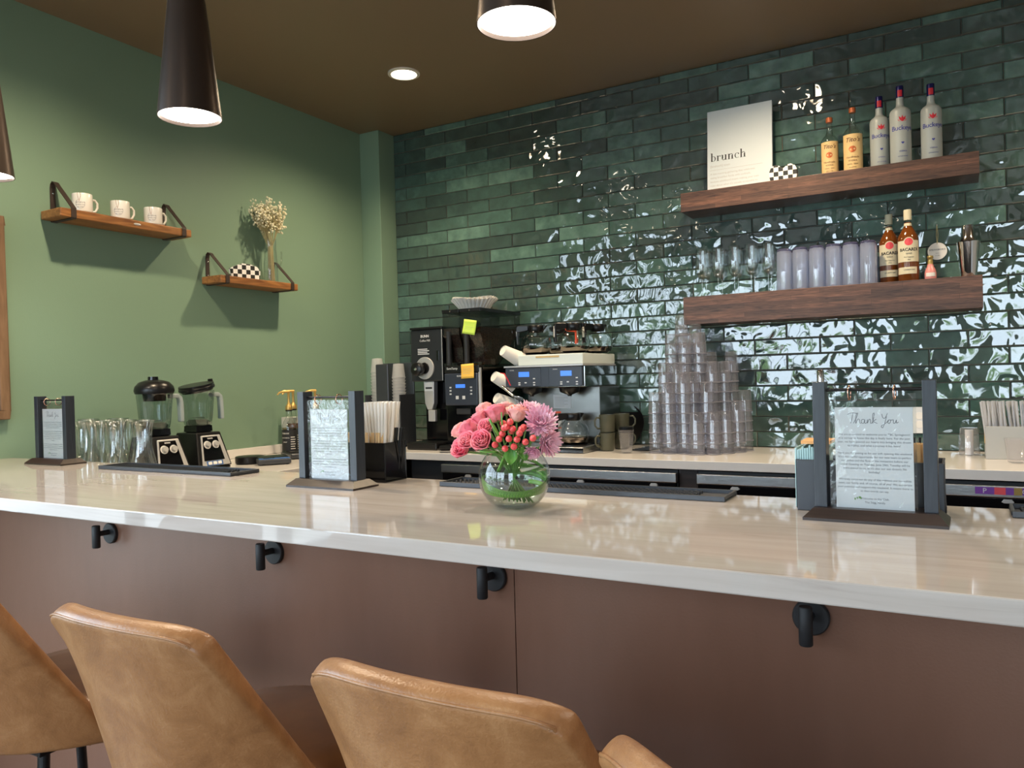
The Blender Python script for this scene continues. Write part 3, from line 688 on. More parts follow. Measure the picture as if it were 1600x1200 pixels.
# ---- blenders (front faces +x)
def blender(x, y, lab, lid, rz=0):
    t = thing('blender', lab, 'blender', (x, y, .915), rz)
    obj('base', MB().frustum((-.105, .10, -.092, .092), (-.085, .055, -.066, .066), .012, .168).box(-.10, .095, -.088, .088, 0, .012), M['black'], t, bevel=.008, seg=3)
    # sloped front face
    a = math.atan2(.045, .156); FM = T(.1045, 0, .012) @ RY(-a)
    pn = MB()
    def fp(y0, y1, z0, z1, d0, d1, y2=None, y3=None): return pn.frustum
    def quad(m, y0, y1, z0, z1, yt0, yt1, d0, d1):
        m.add([(d0,y0,z0),(d0,y1,z0),(d0,yt1,z1),(d0,yt0,z1),(d1,y0,z0),(d1,y1,z0),(d1,yt1,z1),(d1,yt0,z1)], [(0,1,2,3),(7,6,5,4),(0,4,5,1),(1,5,6,2),(2,6,7,3),(3,7,4,0)], FM)
    quad(pn, -.074, .078, .006, .148, -.052, .052, -.003, .004); fp_ = obj('front_plate', pn, M['silver_plastic'], t, bevel=.003)
    p2 = MB(); quad(p2, -.062, .050, .030, .140, -.046, .034, .0035, .0055); pb = obj('control_panel', p2, M['black_gloss'], t, bevel=.001)
    for yy in (-.030, .016):
        k = obj('dial', MB().lathe([(0, .014), (.0115, .014), (.0125, .010), (.013, .004), (.013, 0)], 28, FM @ T(.0055, yy, .103) @ RY(PI/2)), M['silver_plastic'], t, smooth=40)
        obj('dial_ring', MB().lathe([(.0185, .001), (.0185, 0), (.0125, .0005)], 28, FM @ T(.0062, yy, .103) @ RY(PI/2)), M['white'], k, smooth=40)
    obj('badge', MB().box(.0056, .0062, -.022, .006, .129, .135, FM), M['silver_plastic'], pb)
    for i in range(3):
        obj('switch', MB().box(.004, .012, -.046+i*.026, -.028+i*.026, .010, .024, FM @ RX(0)), M['white'] if i < 4 else M['black'], t, bevel=.002)
    sm = MB().box(.0045, .005, -.052, .036, .006, .028, FM); obj('switch_plate', sm, M['blue_panel'], t)
    obj('collar', MB().lathe([(.050, .168), (.062, .172), (.060, .198), (.052, .200)], 4, T(-.015, 0, 0) @ RZ(PI/4)), M['black_gloss'], t)
    RJ = T(-.015, 0, 0) @ RZ(PI/8)
    sq = lambda a_, z_: 1/max(abs(cos(a_-PI/8+PI/4)), abs(sin(a_-PI/8+PI/4)))**.55
    obj('jar', MB().lathe([(.048, .198), (.058, .205), (.064, .24), (.069, .30), (.074, .358), (.076, .360)], 48, T(-.015, 0, 0), rad=lambda a_, z_: 1+.03*cos(8*a_)), M['jar'], t, smooth=60)
    obj('jar_foot', MB().lathe([(.0, .200), (.048, .2), (.052, .214), (.04, .226), (0, .226)], 32, T(-.015, 0, 0)), M['smoke'], t, smooth=60)
    obj('blade', MB().box(-.04, .04, -.006, .006, .232, .234, T(-.015, 0, 0)).box(-.006, .006, -.03, .03, .234, .236, T(-.015, 0, 0)), M['chrome'], t)
    obj('handle', MB().strip([(-.015, .070, .338), (-.015, .112, .340), (-.015, .124, .330), (-.015, .128, .31), (-.015, .130, .26), (-.015, .130, .222)], .026, .020, (1, 0, 0)), M['handle_blue'], t, bevel=.005)
    if lid == 'domed':
        obj('lid', MB().lathe([(.078, .352), (.082, .366), (.078, .384), (.062, .402), (.035, .411), (0, .414)], 40, T(-.015, 0, 0)), M['black'], t, smooth=60)
        obj('lid_plug', MB().lathe([(.022, .405), (.021, .426), (0, .427)], 24, T(-.015, -.004, 0)).lathe([(.05, .36), (.045, .32), (0, .318)], 24, T(-.015, 0, 0)), M['black_gloss'], t, smooth=50)
    else:
        LM = T(-.015, 0, .362) @ RX(.20)
        obj('lid', MB().lathe([(0, -.006), (.070, -.006), (.072, .002), (.080, .004), (.080, .014), (.078, .016), (.078, .026), (.0, .030)], 40, LM), M['black'], t, smooth=40)
        obj('lid_tab', MB().box(-.012, .012, .076, .088, .004, .036, LM), M['black'], t, bevel=.003)
    return t
M['handle_blue'] = mat('pale_grey_handle', (.36, .43, .45), .25)
blender(.01, -1.835, 'black blender with a domed lid, left of the two, behind the carafes', 'domed')
blender(-.01, -1.600, 'black blender with its flat lid tilted open, right of the two', 'tilted')

# ---- things on the short worktop
o = thing('jar_lid', 'low round black lid on the worktop right of the blenders', 'lid', (.05, -1.37, .915))
obj('disc', MB().lathe([(0, .036), (.064, .036), (.068, .033), (.068, .006), (.06, .0), (0, 0)], 40), M['black'], o, smooth=40)
def scale_(x, y, rz, lab, blue=True):
    t = thing('kitchen_scale', lab, 'scale', (x, y, .915), rz)
    obj('housing', MB().box(-.075, .075, -.095, .08, .004, .028), M['charcoal'], t, bevel=.006, seg=3)
    obj('platform', MB().box(-.07, .07, -.045, .078, .029, .034), M['black'], t, bevel=.003)
    if blue: obj('display_panel', MB().box(-.07, .07, -.092, -.047, .0285, .031), M['blue_panel'], t); obj('readout', MB().box(-.05, -.0, -.082, -.06, .0312, .0318), M['black_gloss'], t)
    for a, b in ((-.06, -.08), (.06, -.08), (-.06, .065), (.06, .065)): obj('foot', MB().cyl(.008, 0, .005, 12, T(a, b, 0)), M['rubber'], t)
scale_(.165, -1.335, .95, 'low kitchen scale with a blue panel on the short worktop')
scale_(.085, -1.075, 1.1, 'low black kitchen scale, farther back, before the syrup bottles', False)
def syrup(x, y, lab, full, rz=0):
    t = thing('syrup_bottle', lab, 'syrup bottle', (x, y, .915), rz)
    obj('bottle', MB().lathe([(0, .001), (.036, .001), (.0385, .005), (.0385, .150), (.036, .168), (.026, .188), (.0165, .205), (.0145, .235), (.0145, .246)], 32), M['glass'], t, smooth=60)
    obj('syrup', MB().lathe([(0, .004), (.0365, .004), (.0365, .150 if not full else .15), (.034, .166) if full else (.0365, .151), (0, .166 if full else .151)], 32), M['amber'] if full else M['syrup_pale'], t, smooth=60)
    lb = obj('label_band', MB().lathe([(.0389, .012), (.0389, .140)], 40), M['black_matte'], t, smooth=60)
    q = MB()
    for i, (s_, w_) in enumerate(((.012, 'TORANI'), (.008, 'FLAVOURING'), (.008, 'SYRUP'))):
        r_ = wrap_text(text_mesh(w_, s_), .0391, .118-i*.022, -PI/2+.45); q.add(r_.v, r_.f)
    for i in range(7): q.lathe([(.0393, .100-i*.012), (.0393, .104-i*.012)], 8, None, -.35, .25+.1*(i % 2))
    obj('lettering', q, M['paper_warm'], lb)
    pm = obj('pump', MB().lathe([(.0165, .240), (.0185, .246), (.0175, .262), (.010, .272), (.0062, .285), (.0062, .335), (.010, .340), (.0, .346)], 20), M['gold'], t, smooth=50)
    obj('nozzle', MB().tube([(0, .006, .339), (0, -.025, .341), (0, -.052, .334), (0, -.062, .323)], [.0075, .0065, .005, .004], 10), M['gold'], pm, smooth=60)
    obj('collar', MB().cyl(.0178, .236, .246, 20), M['black'], pm)
M['syrup_pale'] = thin_glass('pale_syrup', (.75, .66, .42), .4)
syrup(-.015, -1.045, 'clear syrup bottle with gold pump and black label, left one beside the scale', False, -.3)
syrup(.075, -.945, 'dark syrup bottle with gold pump, half hidden by the middle card stand', True, -.3)
syrup(-.10, -.93, 'syrup bottle with gold pump standing behind the front left one', True, -.3)
o = obj('carton', MB().box(-.06, .06, -.04, .04, 0, .195), M['card'], loc=(-.165, -.86, .9155), bevel=.002); tag(o, 'pale carton standing against the green wall behind the syrup bottles', 'carton')

# ---- mugs on the strap shelf
def mug(x, y, lab, rz=0):
    t = thing('mug', lab, 'mug', (x, y, 2.0345), rz)
    obj('body', MB().lathe([(0, .002), (.034, .002), (.038, .004), (.0395, .010), (.0395, .080), (.0385, .082), (.037, .080), (.036, .012), (0, .008)], 40), M['white'], t, smooth=50)
    obj('handle', MB().tube([(0, .036, .066), (0, .055, .067), (0, .066, .055), (0, .066, .036), (0, .056, .018), (0, .036, .015)], .0048, 12), M['white'], t, smooth=180)
    pr = MB()
    for i, s_ in enumerate(('springboro', 'breakfast club', 'est. 2025')):
        q = wrap_text(text_mesh(s_, .0085 if i == 0 else .006), .0398, .040-i*.0095, -.75); pr.add(q.v, q.f)
    c = [(.0397*cos(-.75+.45*cos(a)), .0397*sin(-.75+.45*cos(a)), .036+.019*sin(a)) for a in [2*PI*i/28*.8+2.0 for i in range(28)]]
    pr.tube(c, .0005, 5); obj('print', pr, M['ink'], t)
    obj('twine', MB().tube([(.0402*cos(a), .0402*sin(a), z) for a, z in ((-1.0, .082), (-.98, .07), (-.9, .055), (-.8, .045))], .0007, 5).tube([(.0402*cos(a), .0402*sin(a), z) for a, z in ((-.75, .083), (-.7, .068), (-.82, .05))], .0007, 5), M['copper'], t)
mug(-.165, -2.033, 'white printed mug on the strap shelf, nearest the left strap')
mug(-.165, -1.862, 'white printed mug in the middle of the three on the strap shelf')
mug(-.165, -1.700, 'white printed mug on the strap shelf, nearest the right strap')

# ---- checked ornaments
def heart_poly(w, h, n=40):
    P = []
    for i in range(n):
        a = 2*PI*i/n; x = 16*sin(a)**3; z = 13*cos(a)-5*cos(2*a)-2*cos(3*a)-cos(4*a); P.append((x/32*w, (z+17)/29*h))
    return P
hb = heart_poly(.125, .115)
hb = [(-.058, 0), (.058, 0), (.063, .022), (.062, .045), (.052, .064), (.034, .074), (.016, .070), (.004, .058), (-.006, .058), (-.018, .070), (-.036, .076), (-.054, .068), (-.063, .048), (-.063, .022)]
o = obj('checkered_heart', MB().prism(hb, -.014, .014), checker_mat('checker_paint_heart', .0215), bevel=.002)
o.location = (2.335, -.165, ZU+.0006); tag(o, 'black and white checkered heart on the upper walnut shelf by the brunch sign', 'ornament')
dome = [(-.075, 0), (.075, 0), (.080, .045), (.062, .066), (.02, .078), (-.02, .079), (-.058, .064), (-.082, .05)]
o = obj('checkered_heart', MB().prism(dome, -.014, .014), checker_mat('checker_paint_shelf', .0235), bevel=.003); o.location = (-.155, -1.185, 1.8405); o.rotation_euler = (0, 0, PI/2-.25)
tag(o, 'black and white checkered ornament on the smaller strap shelf by the dried flowers', 'ornament')

# ---- dried flowers
t = thing('glass_pitcher', 'slim clear glass pitcher with a curled handle holding dried flowers', 'pitcher', (-.165, -1.0, 1.8405))
obj('body', MB().lathe([(0, .004), (.036, .004), (.038, .01), (.036, .10), (.030, .18), (.031, .23), (.034, .235)], 32), M['vase_glass'], t, smooth=180)
obj('handle', MB().tube([(.01, .034, .085), (.01, .055, .095), (.01, .066, .115), (.01, .070, .15), (.01, .068, .175)], .004, 8), M['vase_glass'], t, smooth=180)
t = thing('dried_flower_bunch', "bunch of dried cream baby's breath standing in the slim glass pitcher", 'dried flowers', (-.165, -1.0, 1.8465))
st_ = MB(); bl = MB(); r5 = random.Random(11)
for i in range(46):
    a = r5.uniform(0, 2*PI); q = r5.uniform(0, 1)**.5
    tx, ty = .060*q*cos(a), .085*q*sin(a)-.012; tz = r5.uniform(.30, .40)+.045*(1-q)
    P = [(tx*.25, ty*.2+.008, 0), (.012*cos(a), .014*sin(a), .19), (tx*.6, ty*.6, .27), (tx, ty, tz)]
    st_.tube(P, .0011, 5)
    for k in range(12):
        b = (tx+r5.uniform(-.022, .022), ty+r5.uniform(-.026, .026), tz+r5.uniform(-.055, .025)); bl.sphere(r5.uniform(.0038, .0064), b, 6, 4)
        st_.tube([P[2], b], .0005, 4)
obj('stems', st_, M['dried_stem'], t)['kind'] = 'stuff'; obj('blossoms', bl, M['dried'], t, smooth=180)['kind'] = 'stuff'

# ---- vase and bouquet on the bar
VX, VY = 2.235, -2.612
v = thing('bubble_bowl_vase', 'round clear glass bowl vase of pink flowers on the bar', 'vase', (VX, VY, 1.0305))
R_ = .0735
prof = [(0, .0015), (.032, .0015)]+[(R_*cos(a), .062+R_*.98*sin(a)) for a in [math.radians(-58+i*(58+52)/22) for i in range(23)]]
prof2 = [(r-.0022, z) for r, z in prof[::-1] if r > .03]+[(0, .0045)]
obj('bowl', MB().lathe(prof+[(prof[-1][0]+.001, prof[-1][1]+.002)], 64), M['vase_glass'], v, smooth=180)
wp = [(r-.0025, z) for r, z in prof if .004 < z < .080]
obj('water', MB().lathe([(0, .004)]+wp+[(0, wp[-1][1])], 48), M['water'], v, smooth=60)
# leaf band wrapped round the inside
for i, (z0, tl_, wd, th0) in enumerate(((.038, .10, .0085, 3.3), (.047, .22, .008, 3.9), (.056, .34, .009, 3.6), (.066, .42, .008, 3.75), (.051, .30, .005, 3.2))):
    m = MB()
    def fn(u, vv):
        a = th0+u*4.6; z = z0+tl_*.06*sin(a-.6)*1.2+(vv-.5)*wd; rr = math.sqrt(max(.0004, R_**2-((z-.062)/.98)**2))-.006
        return (rr*cos(a), rr*sin(a), z)
    m.grid(48, 3, fn)
    o = obj('wrapped_leaf', m, M['leaf_wrap'] if i in (0, 4) else M['leaf'], smooth=180, solid=.0006, loc=(VX, VY, 1.0305))
    tag(o, ['bright green leaf band curled low inside the glass bowl', 'dark green leaf curled inside the glass bowl just above the bright band', 'dark green leaf curled below the topmost one inside the glass bowl', 'dark green leaf curled topmost inside the glass bowl', 'thin pale green blade curled between the darker ones inside the glass bowl'][i], 'leaf')
def frame_to(d):
    d = Vector(d).normalized(); return d.to_track_quat('Z', 'Y').to_matrix().to_4x4()
ORG = Vector((VX, VY, 1.085))
def stem_to(p, r=.0018, foot=None):
    p = Vector(p); ft = Vector(foot) if foot else Vector((VX-(p.x-VX)*.35, VY-(p.y-VY)*.35, 1.042))
    mid = Vector((VX+(p.x-VX)*.35, VY+(p.y-VY)*.35, 1.135)); return MB().tube([ft, (ft+mid)/2, mid, (mid*.35+p*.65), p], r, 6)
def rose(p, size, lab, pale=False, tilt=None, seed=0):
    rr = random.Random(seed); p = Vector(p); d = Vector(tilt) if tilt else (p-ORG).normalized()
    t = thing('rose', lab, 'rose', (0, 0, 0))
    mt = M['rose_pale'] if pale else M['rose']
    Q = T(*p) @ frame_to(d)
    rings = [(3, .12, 1.0, .15), (4, .26, 1.02, .25), (5, .42, 1.0, .40), (5, .58, .93, .62), (5, .74, .82, .95)]
    for ri, (n, rad, ht, flare) in enumerate(rings):
        m = MB()
        for k in range(n):
            a0 = 2*PI*k/n+ri*.9+rr.uniform(-.2, .2); span = 2*PI/n*1.45
            def fn(u, vv, a0=a0):
                a = a0+(u-.5)*span; edge = (1-(2*abs(u-.5))**2.6*.30)
                z = size*(-.42+1.0*vv*ht*edge); base = rad*size*.62
                r = base*(.35+.65*min(1, vv*2.2)**.7)+flare*size*.34*max(0, vv-.55)**1.5*2+.012*size*sin(u*9+ri)
                r += (.05*size if u > .5 else 0)*(.5+.5*vv)
                return (r*cos(a), r*sin(a), z)
            m.grid(8, 8, fn, Q)
        obj('petals', m, mt, t, smooth=180, solid=size*.02)
    cb = MB().lathe([(0, -.50*size), (.16*size, -.46*size), (.34*size, -.28*size), (.42*size, -.05*size)], 12, Q)
    obj('calyx', cb, M['stem'], t, smooth=180)
    obj('stem', stem_to(p-d*size*.45, .0022), M['stem'], t, smooth=180)
    return t
def mum(p, size, lab, tilt=None, seed=0):
    rr = random.Random(seed); p = Vector(p); d = Vector(tilt) if tilt else (p-ORG).normalized()
    t = thing('chrysanthemum', lab, 'chrysanthemum', (0, 0, 0)); Q = T(*p) @ frame_to(d)
    for ring, (n, L, el) in enumerate(((22, 1.0, .12), (22, .95, .38), (18, .82, .68), (14, .62, 1.0), (9, .40, 1.3))):
        m = MB()
        for k in range(n):
            a = 2*PI*k/n+ring*.4+rr.uniform(-.06, .06); e = el+rr.uniform(-.10, .10); l_ = L*size*rr.uniform(.9, 1.06); wv = .105*size
            ca, sa = cos(a), sin(a)
            def fn(u, vv):
                s_ = vv; cur = e+.25*s_*s_; r = .05*size+l_*s_*cos(cur); z = l_*s_*sin(cur)
                wd = wv*(sin(PI*min(.96, s_*.85+.12))**.6)*(u-.5)*2; lift = .35*wv*(2*abs(u-.5))**2
                return (r*ca-wd*sa, r*sa+wd*ca, z+lift)
            m.grid(2, 5, fn, Q)
        obj('petals', m, M['mum'], t, smooth=180, solid=.0005)
    obj('core', MB().sphere(.14*size, (0, 0, .10*size), 12, 8, Q), M['mum_core'], t, smooth=180)
    obj('stem', stem_to(p), M['stem'], t, smooth=180)
def B(o3):   # offset in metres from the foot of the bowl
    return Vector((VX+o3[0], VY+o3[1], 1.03+o3[2]))
RO = [((-0.106, 0.000, 0.157), .030, 'deep pink rose at the upper left of the bouquet', 0), ((-0.042, 0.000, 0.189), .032, 'pink rose standing at the top of the bouquet, left of the middle', 0),
      ((0.013, -0.005, 0.190), .030, 'pink rose at the top centre of the bouquet, leaning right', 1), ((-0.107, -0.030, 0.119), .028, 'pink rose hanging at the lowest left corner of the bouquet', 0),
      ((-0.077, -0.050, 0.137), .026, 'pink rose facing forward at the left, beside the front rose', 0), ((-0.034, -0.065, 0.139), .029, 'open pink rose facing forward, nearest the berries', 0),
      ((-0.135, 0.010, 0.151), .025, 'pale pink rose at the outermost left of the bouquet', 1), ((-0.067, -0.020, 0.181), .024, 'small pink rosebud between the two upper left roses', 0),
      ((-0.036, -0.045, 0.166), .022, 'pink rosebud tucked behind the green blade of leaf', 0), ((-0.034, 0.030, 0.198), .024, 'pale rose at the back top of the bouquet', 1), ((-0.085, 0.030, 0.196), .024, 'pale pink rose at the back, above the small bud', 1)]
for i, (q3, sz, lab, pale) in enumerate(RO):
    sz *= 1.13; dy = q3[1]; p = B(q3); d = (p-ORG).normalized()
    if dy < -.02: d = (d*.45+Vector((.30, -.85, .25))).normalized()
    rose(p, sz, lab, bool(pale), d, i)
for i, (q3, sz, lab, tl2) in enumerate([((0.084, -0.035, 0.174), .044, 'large lilac pink chrysanthemum facing forward at the right of the bouquet', (.35, -.7, .45)), ((0.083, -0.010, 0.136), .038, 'lilac pink chrysanthemum drooping at the lower right of the bouquet', (.8, -.35, -.1)),
        ((0.029, 0.020, 0.192), .036, 'lilac pink chrysanthemum at the back top right', (.3, -.2, .9)), ((0.065, -0.040, 0.120), .022, 'small lilac chrysanthemum by the bowl rim, lowest right', (.3, -.6, -.5))]):
    mum(B(q3), sz*.82, lab, tl2, i)
BER = [((0.018, -0.045, 0.162), [(0.041, -0.082, 0.180), (0.043, -0.076, 0.166), (0.033, -0.082, 0.170)]),
       ((0.000, -0.045, 0.146), [(0.027, -0.082, 0.168), (0.019, -0.076, 0.156), (0.015, -0.082, 0.146)]),
       ((0.040, -0.045, 0.146), [(0.061, -0.082, 0.158), (0.062, -0.076, 0.165), (0.055, -0.082, 0.146)]),
       ((0.001, -0.045, 0.125), [(0.037, -0.082, 0.147), (0.002, -0.076, 0.134), (0.028, -0.082, 0.128)]),
       ((0.050, -0.045, 0.130), [(0.048, -0.082, 0.132), (0.070, -0.076, 0.141), (0.090, -0.082, 0.149)]),
       ((0.026, -0.045, 0.159), [(0.059, -0.062, 0.168), (0.029, -0.056, 0.160), (0.014, -0.062, 0.175)])]
for i, (base_, tri) in enumerate(BER):
    t = thing('berry_sprig', ['coral berry sprig at the top of the berry cluster', 'coral berry sprig at the left of the berry cluster', 'coral berry sprig right of the cluster centre', 'coral berry sprig lowest left, over the bowl rim', 'coral berry sprig lowest right, by the chrysanthemum', 'coral berry sprig at the back of the berry cluster'][i], 'berries')
    c0 = B(base_)
    for j, q3 in enumerate(tri):
        p = B(q3); d = (p-c0).normalized()
        Q = T(*p) @ frame_to((d+Vector((.1, -.5, .15))).normalized())
        b = obj('berry', MB().lathe([(0, -.0070), (.0045, -.0058), (.0066, -.001), (.0062, .003), (.0035, .0066), (.0008, .0078), (0, .0092)], 14, Q), M['berry'], t, smooth=180)
        obj('sepal', MB().lathe([(0, -.0074), (.004, -.0064), (.0066, -.0066), (.0074, -.0052)], 5, Q), M['leaf'], b)
        obj('twig', MB().tube([c0, p], .0009, 5), M['stem'], t)
    obj('stem', stem_to(c0), M['stem'], t, smooth=180)
def leaf(q3, L, wd, dr, lab):
    p = B(q3); Q = T(*p) @ frame_to(dr); m = MB()
    m.grid(4, 10, lambda u, vv: ((u-.5)*wd*sin(PI*min(1, vv*.94+.05))**.8, .25*wd*(abs(u-.5)*2)**2+.10*L*vv*vv, L*vv), Q)
    o = obj('leaf', m, M['leaf'], smooth=180, solid=.0005); tag(o, lab, 'leaf')
for a in [((0.010, -0.075, 0.149), .040, .016, (-.55, -.15, .8), 'long pointed green leaf rising between the roses and the berries'), ((0.015, -0.070, 0.168), .030, .008, (-.1, -.1, 1), 'narrow green leaf standing left of the top berries'),
          ((0.031, -0.060, 0.127), .035, .026, (.1, -.3, -1), 'broad green leaf hanging into the bowl below the berries'), ((0.042, -0.050, 0.126), .032, .022, (.5, -.3, -.8), 'green leaf hanging at the bowl rim, right of the broad one'),
          ((-0.012, -0.050, 0.115), .034, .016, (-.9, -.2, -.05), 'green leaf lying flat over the left of the bowl rim'), ((0.077, -0.070, 0.141), .024, .012, (.8, -.2, .2), 'small green leaf beside the rightmost berry'),
          ((0.006, -0.030, 0.117), .045, .026, (-.3, -.2, -1), 'dark green leaf deep inside the bowl neck')]:
    leaf(*a)
# ================================================================ ON THE WALNUT SHELVES
def serif_word(word, s):
    # high-contrast serif lower case, x height = s
    m = MB(); st = .24; hs = .07
    def bx(a, b, c, d): m.box(a, b, -.0002, 0, c, d)
    def arc(cx, cz, rx, rz, a0, a1, k=.60, kz=.90):
        n = 20; P = []
        for i in range(n+1):
            a = math.radians(a0+(a1-a0)*i/n); P.append((cx+rx*cos(a), 0, cz+rz*sin(a))); P.append((cx+rx*k*cos(a), 0, cz+rz*kz*sin(a)))
        m.add(P, [(2*i, 2*i+1, 2*i+3, 2*i+2) for i in range(n)])
    x = 0
    for ch in word:
        if ch == 'b': bx(x+.1, x+.1+st, 0, 1.6); bx(x, x+.3, 1.54, 1.6); arc(x+.50, .5, .45, .5, -150, 150); w_ = 1.08
        if ch == 'r': bx(x+.1, x+.1+st, 0, 1); bx(x, x+.44, 0, hs); bx(x, x+.3, .94, 1); arc(x+.52, .70, .24, .30, 60, 160); m.sphere(.11, (x+.64, -.0, .86), 10, 6, None, (1, .01, 1)); w_ = .82
        if ch == 'u': bx(x+.1, x+.1+st, .25, 1); bx(x, x+.3, .94, 1); bx(x+.70, x+.70+st, 0, 1); bx(x+.6, x+.9, .94, 1); bx(x+.9, x+1.04, 0, hs); arc(x+.42, .34, .32, .36, 180, 330, .7, .72); w_ = 1.16
        if ch == 'n': bx(x+.1, x+.1+st, 0, 1); bx(x, x+.44, 0, hs); bx(x, x+.3, .94, 1); bx(x+.70, x+.70+st, 0, .7); bx(x+.6, x+1.04, 0, hs); arc(x+.60, .66, .34, .36, 0, 150, .68, .72); w_ = 1.16
        if ch == 'c': arc(x+.50, .5, .45, .5, 50, 315); m.sphere(.11, (x+.76, 0, .80), 10, 6, None, (1, .01, 1)); w_ = .98
        if ch == 'h': bx(x+.1, x+.1+st, 0, 1.6); bx(x, x+.3, 1.54, 1.6); bx(x, x+.44, 0, hs); bx(x+.70, x+.70+st, 0, .7); bx(x+.6, x+1.04, 0, hs); arc(x+.60, .66, .34, .36, 0, 150, .68, .72); w_ = 1.16
        x += w_+.05
    m.v = [(a*s, b, c*s) for a, b, c in m.v]; return m
t = thing('brunch_sign', 'white canvas sign reading brunch, leaning on the tiles on the upper shelf', 'sign', (2.118, -.125, ZU)); t.rotation_euler = (-.075, 0, 0)
obj('canvas', MB().box(-.157, .157, .001, .022, 0, .415), M['canvas'], t, bevel=.0015)
q = serif_word('brunch', .0265); q.v = [(x-.140, y+.0005, z+.158) for x, y, z in q.v]; obj('title', q, M['ink_black'], t)
b_ = MB()
for i, ln in enumerate(('[bruhnch] noun',)):
    r_ = flat_text(text_mesh(ln, .0155, 'LEFT'), T(-.142, .0006, .128)); b_.add(r_.v, r_.f)
b_.box(-.145, .112, .0002, .0008, .1125, .1138)
for i, ln in enumerate(('A late-morning gathering that celebrates', 'eating breakfast foods with cocktails,', 'because adulthood means making your own', 'rules about when it\'s socially acceptable to', 'day drink with pancakes')):
    r_ = flat_text(text_mesh(ln, .0133, 'LEFT'), T(-.142, .0006, .090-i*.0195)); b_.add(r_.v, r_.f)
obj('small_text', b_, M['ink_pale'], t)

def round_bottle(r, h, sh, nr, nh, base=.0):
    return [(0, .002), (r*.9, .002), (r, .006), (r, sh*h), (r*.97, sh*h+.010), (r*.80, sh*h+r*.55), (nr*1.5, sh*h+r*.95), (nr, sh*h+r*1.35), (nr, h-nh)]
def titos(x, y, s, lab):
    t = thing('vodka_bottle', lab, 'bottle', (x, y, ZU)); H = .262*s; r = .040*s
    obj('glass', MB().lathe(round_bottle(r, H, .60, .0125, .012), 36), M['glass'], t, smooth=180)
    obj('spirit', MB().lathe([(0, .005), (r*.93, .005), (r*.93, .56*H), (0, .56*H)], 32), M['spirit'], t, smooth=60)
    lb = obj('paper_label', MB().lathe([(r*1.01, .010), (r*1.01, .60*H)], 30, None, -PI/2-1.05, -PI/2+1.25), M['label_kraft'], t, smooth=60)
    bl_ = obj('back_label', MB().lathe([(r*1.01, .010), (r*1.01, .56*H)], 24, None, PI/2-.8, PI/2+.8), M['label_kraft'], t, smooth=60)
    C0 = -PI/2+.05
    q = wrap_text(text_mesh("Tito's", .026*s, bold=.0003, shear=.3), r*1.03, .475*H, C0)
    for tx, sz, zz in (('Handmade', .012, .215), ('VODKA', .010, .16), ('AUSTIN · TEXAS', .006, .11), ('40% ALC/VOL', .005, .06)):
        w_ = wrap_text(text_mesh(tx, sz*s), r*1.02, zz*H, C0); q.add(w_.v, w_.f)
    obj('lettering', q, M['copper_ink'], lb)
    ov = MB(); n = 28
    ov.v = [((r*1.022)*cos(C0), (r*1.022)*sin(C0), .355*H)]+[((r*1.022)*cos(C0+.36*cos(2*PI*i/n)), (r*1.022)*sin(C0+.36*cos(2*PI*i/n)), .355*H+.0135*s*sin(2*PI*i/n)) for i in range(n)]
    ov.f = [(0, 1+i, 1+(i+1) % n) for i in range(n)]; obj('oval_emblem', ov, M['copper_cap'], lb)
    obj('cap', MB().lathe([(0, H-.008), (.0135, H-.008), (.0150, H-.004), (.0150, H+.012), (.012, H+.015), (0, H+.015)], 24), M['copper_cap'], t, smooth=40)
    obj('collar_band', MB().lathe([(.0150, H-.075*s), (.0138, H-.045*s)], 24), M['glass'], t, smooth=60)
M['spirit'] = thin_glass('clear_spirit', (.93, .95, .93), .3); M['copper_ink'] = mat('brown_ink', (.14, .06, .025), .5)
titos(2.533, -.115, .98, "clear vodka bottle with kraft Tito's label and copper cap, left and shorter one")
titos(2.632, -.118, 1.08, "clear vodka bottle with kraft Tito's label and copper cap, right and taller one")
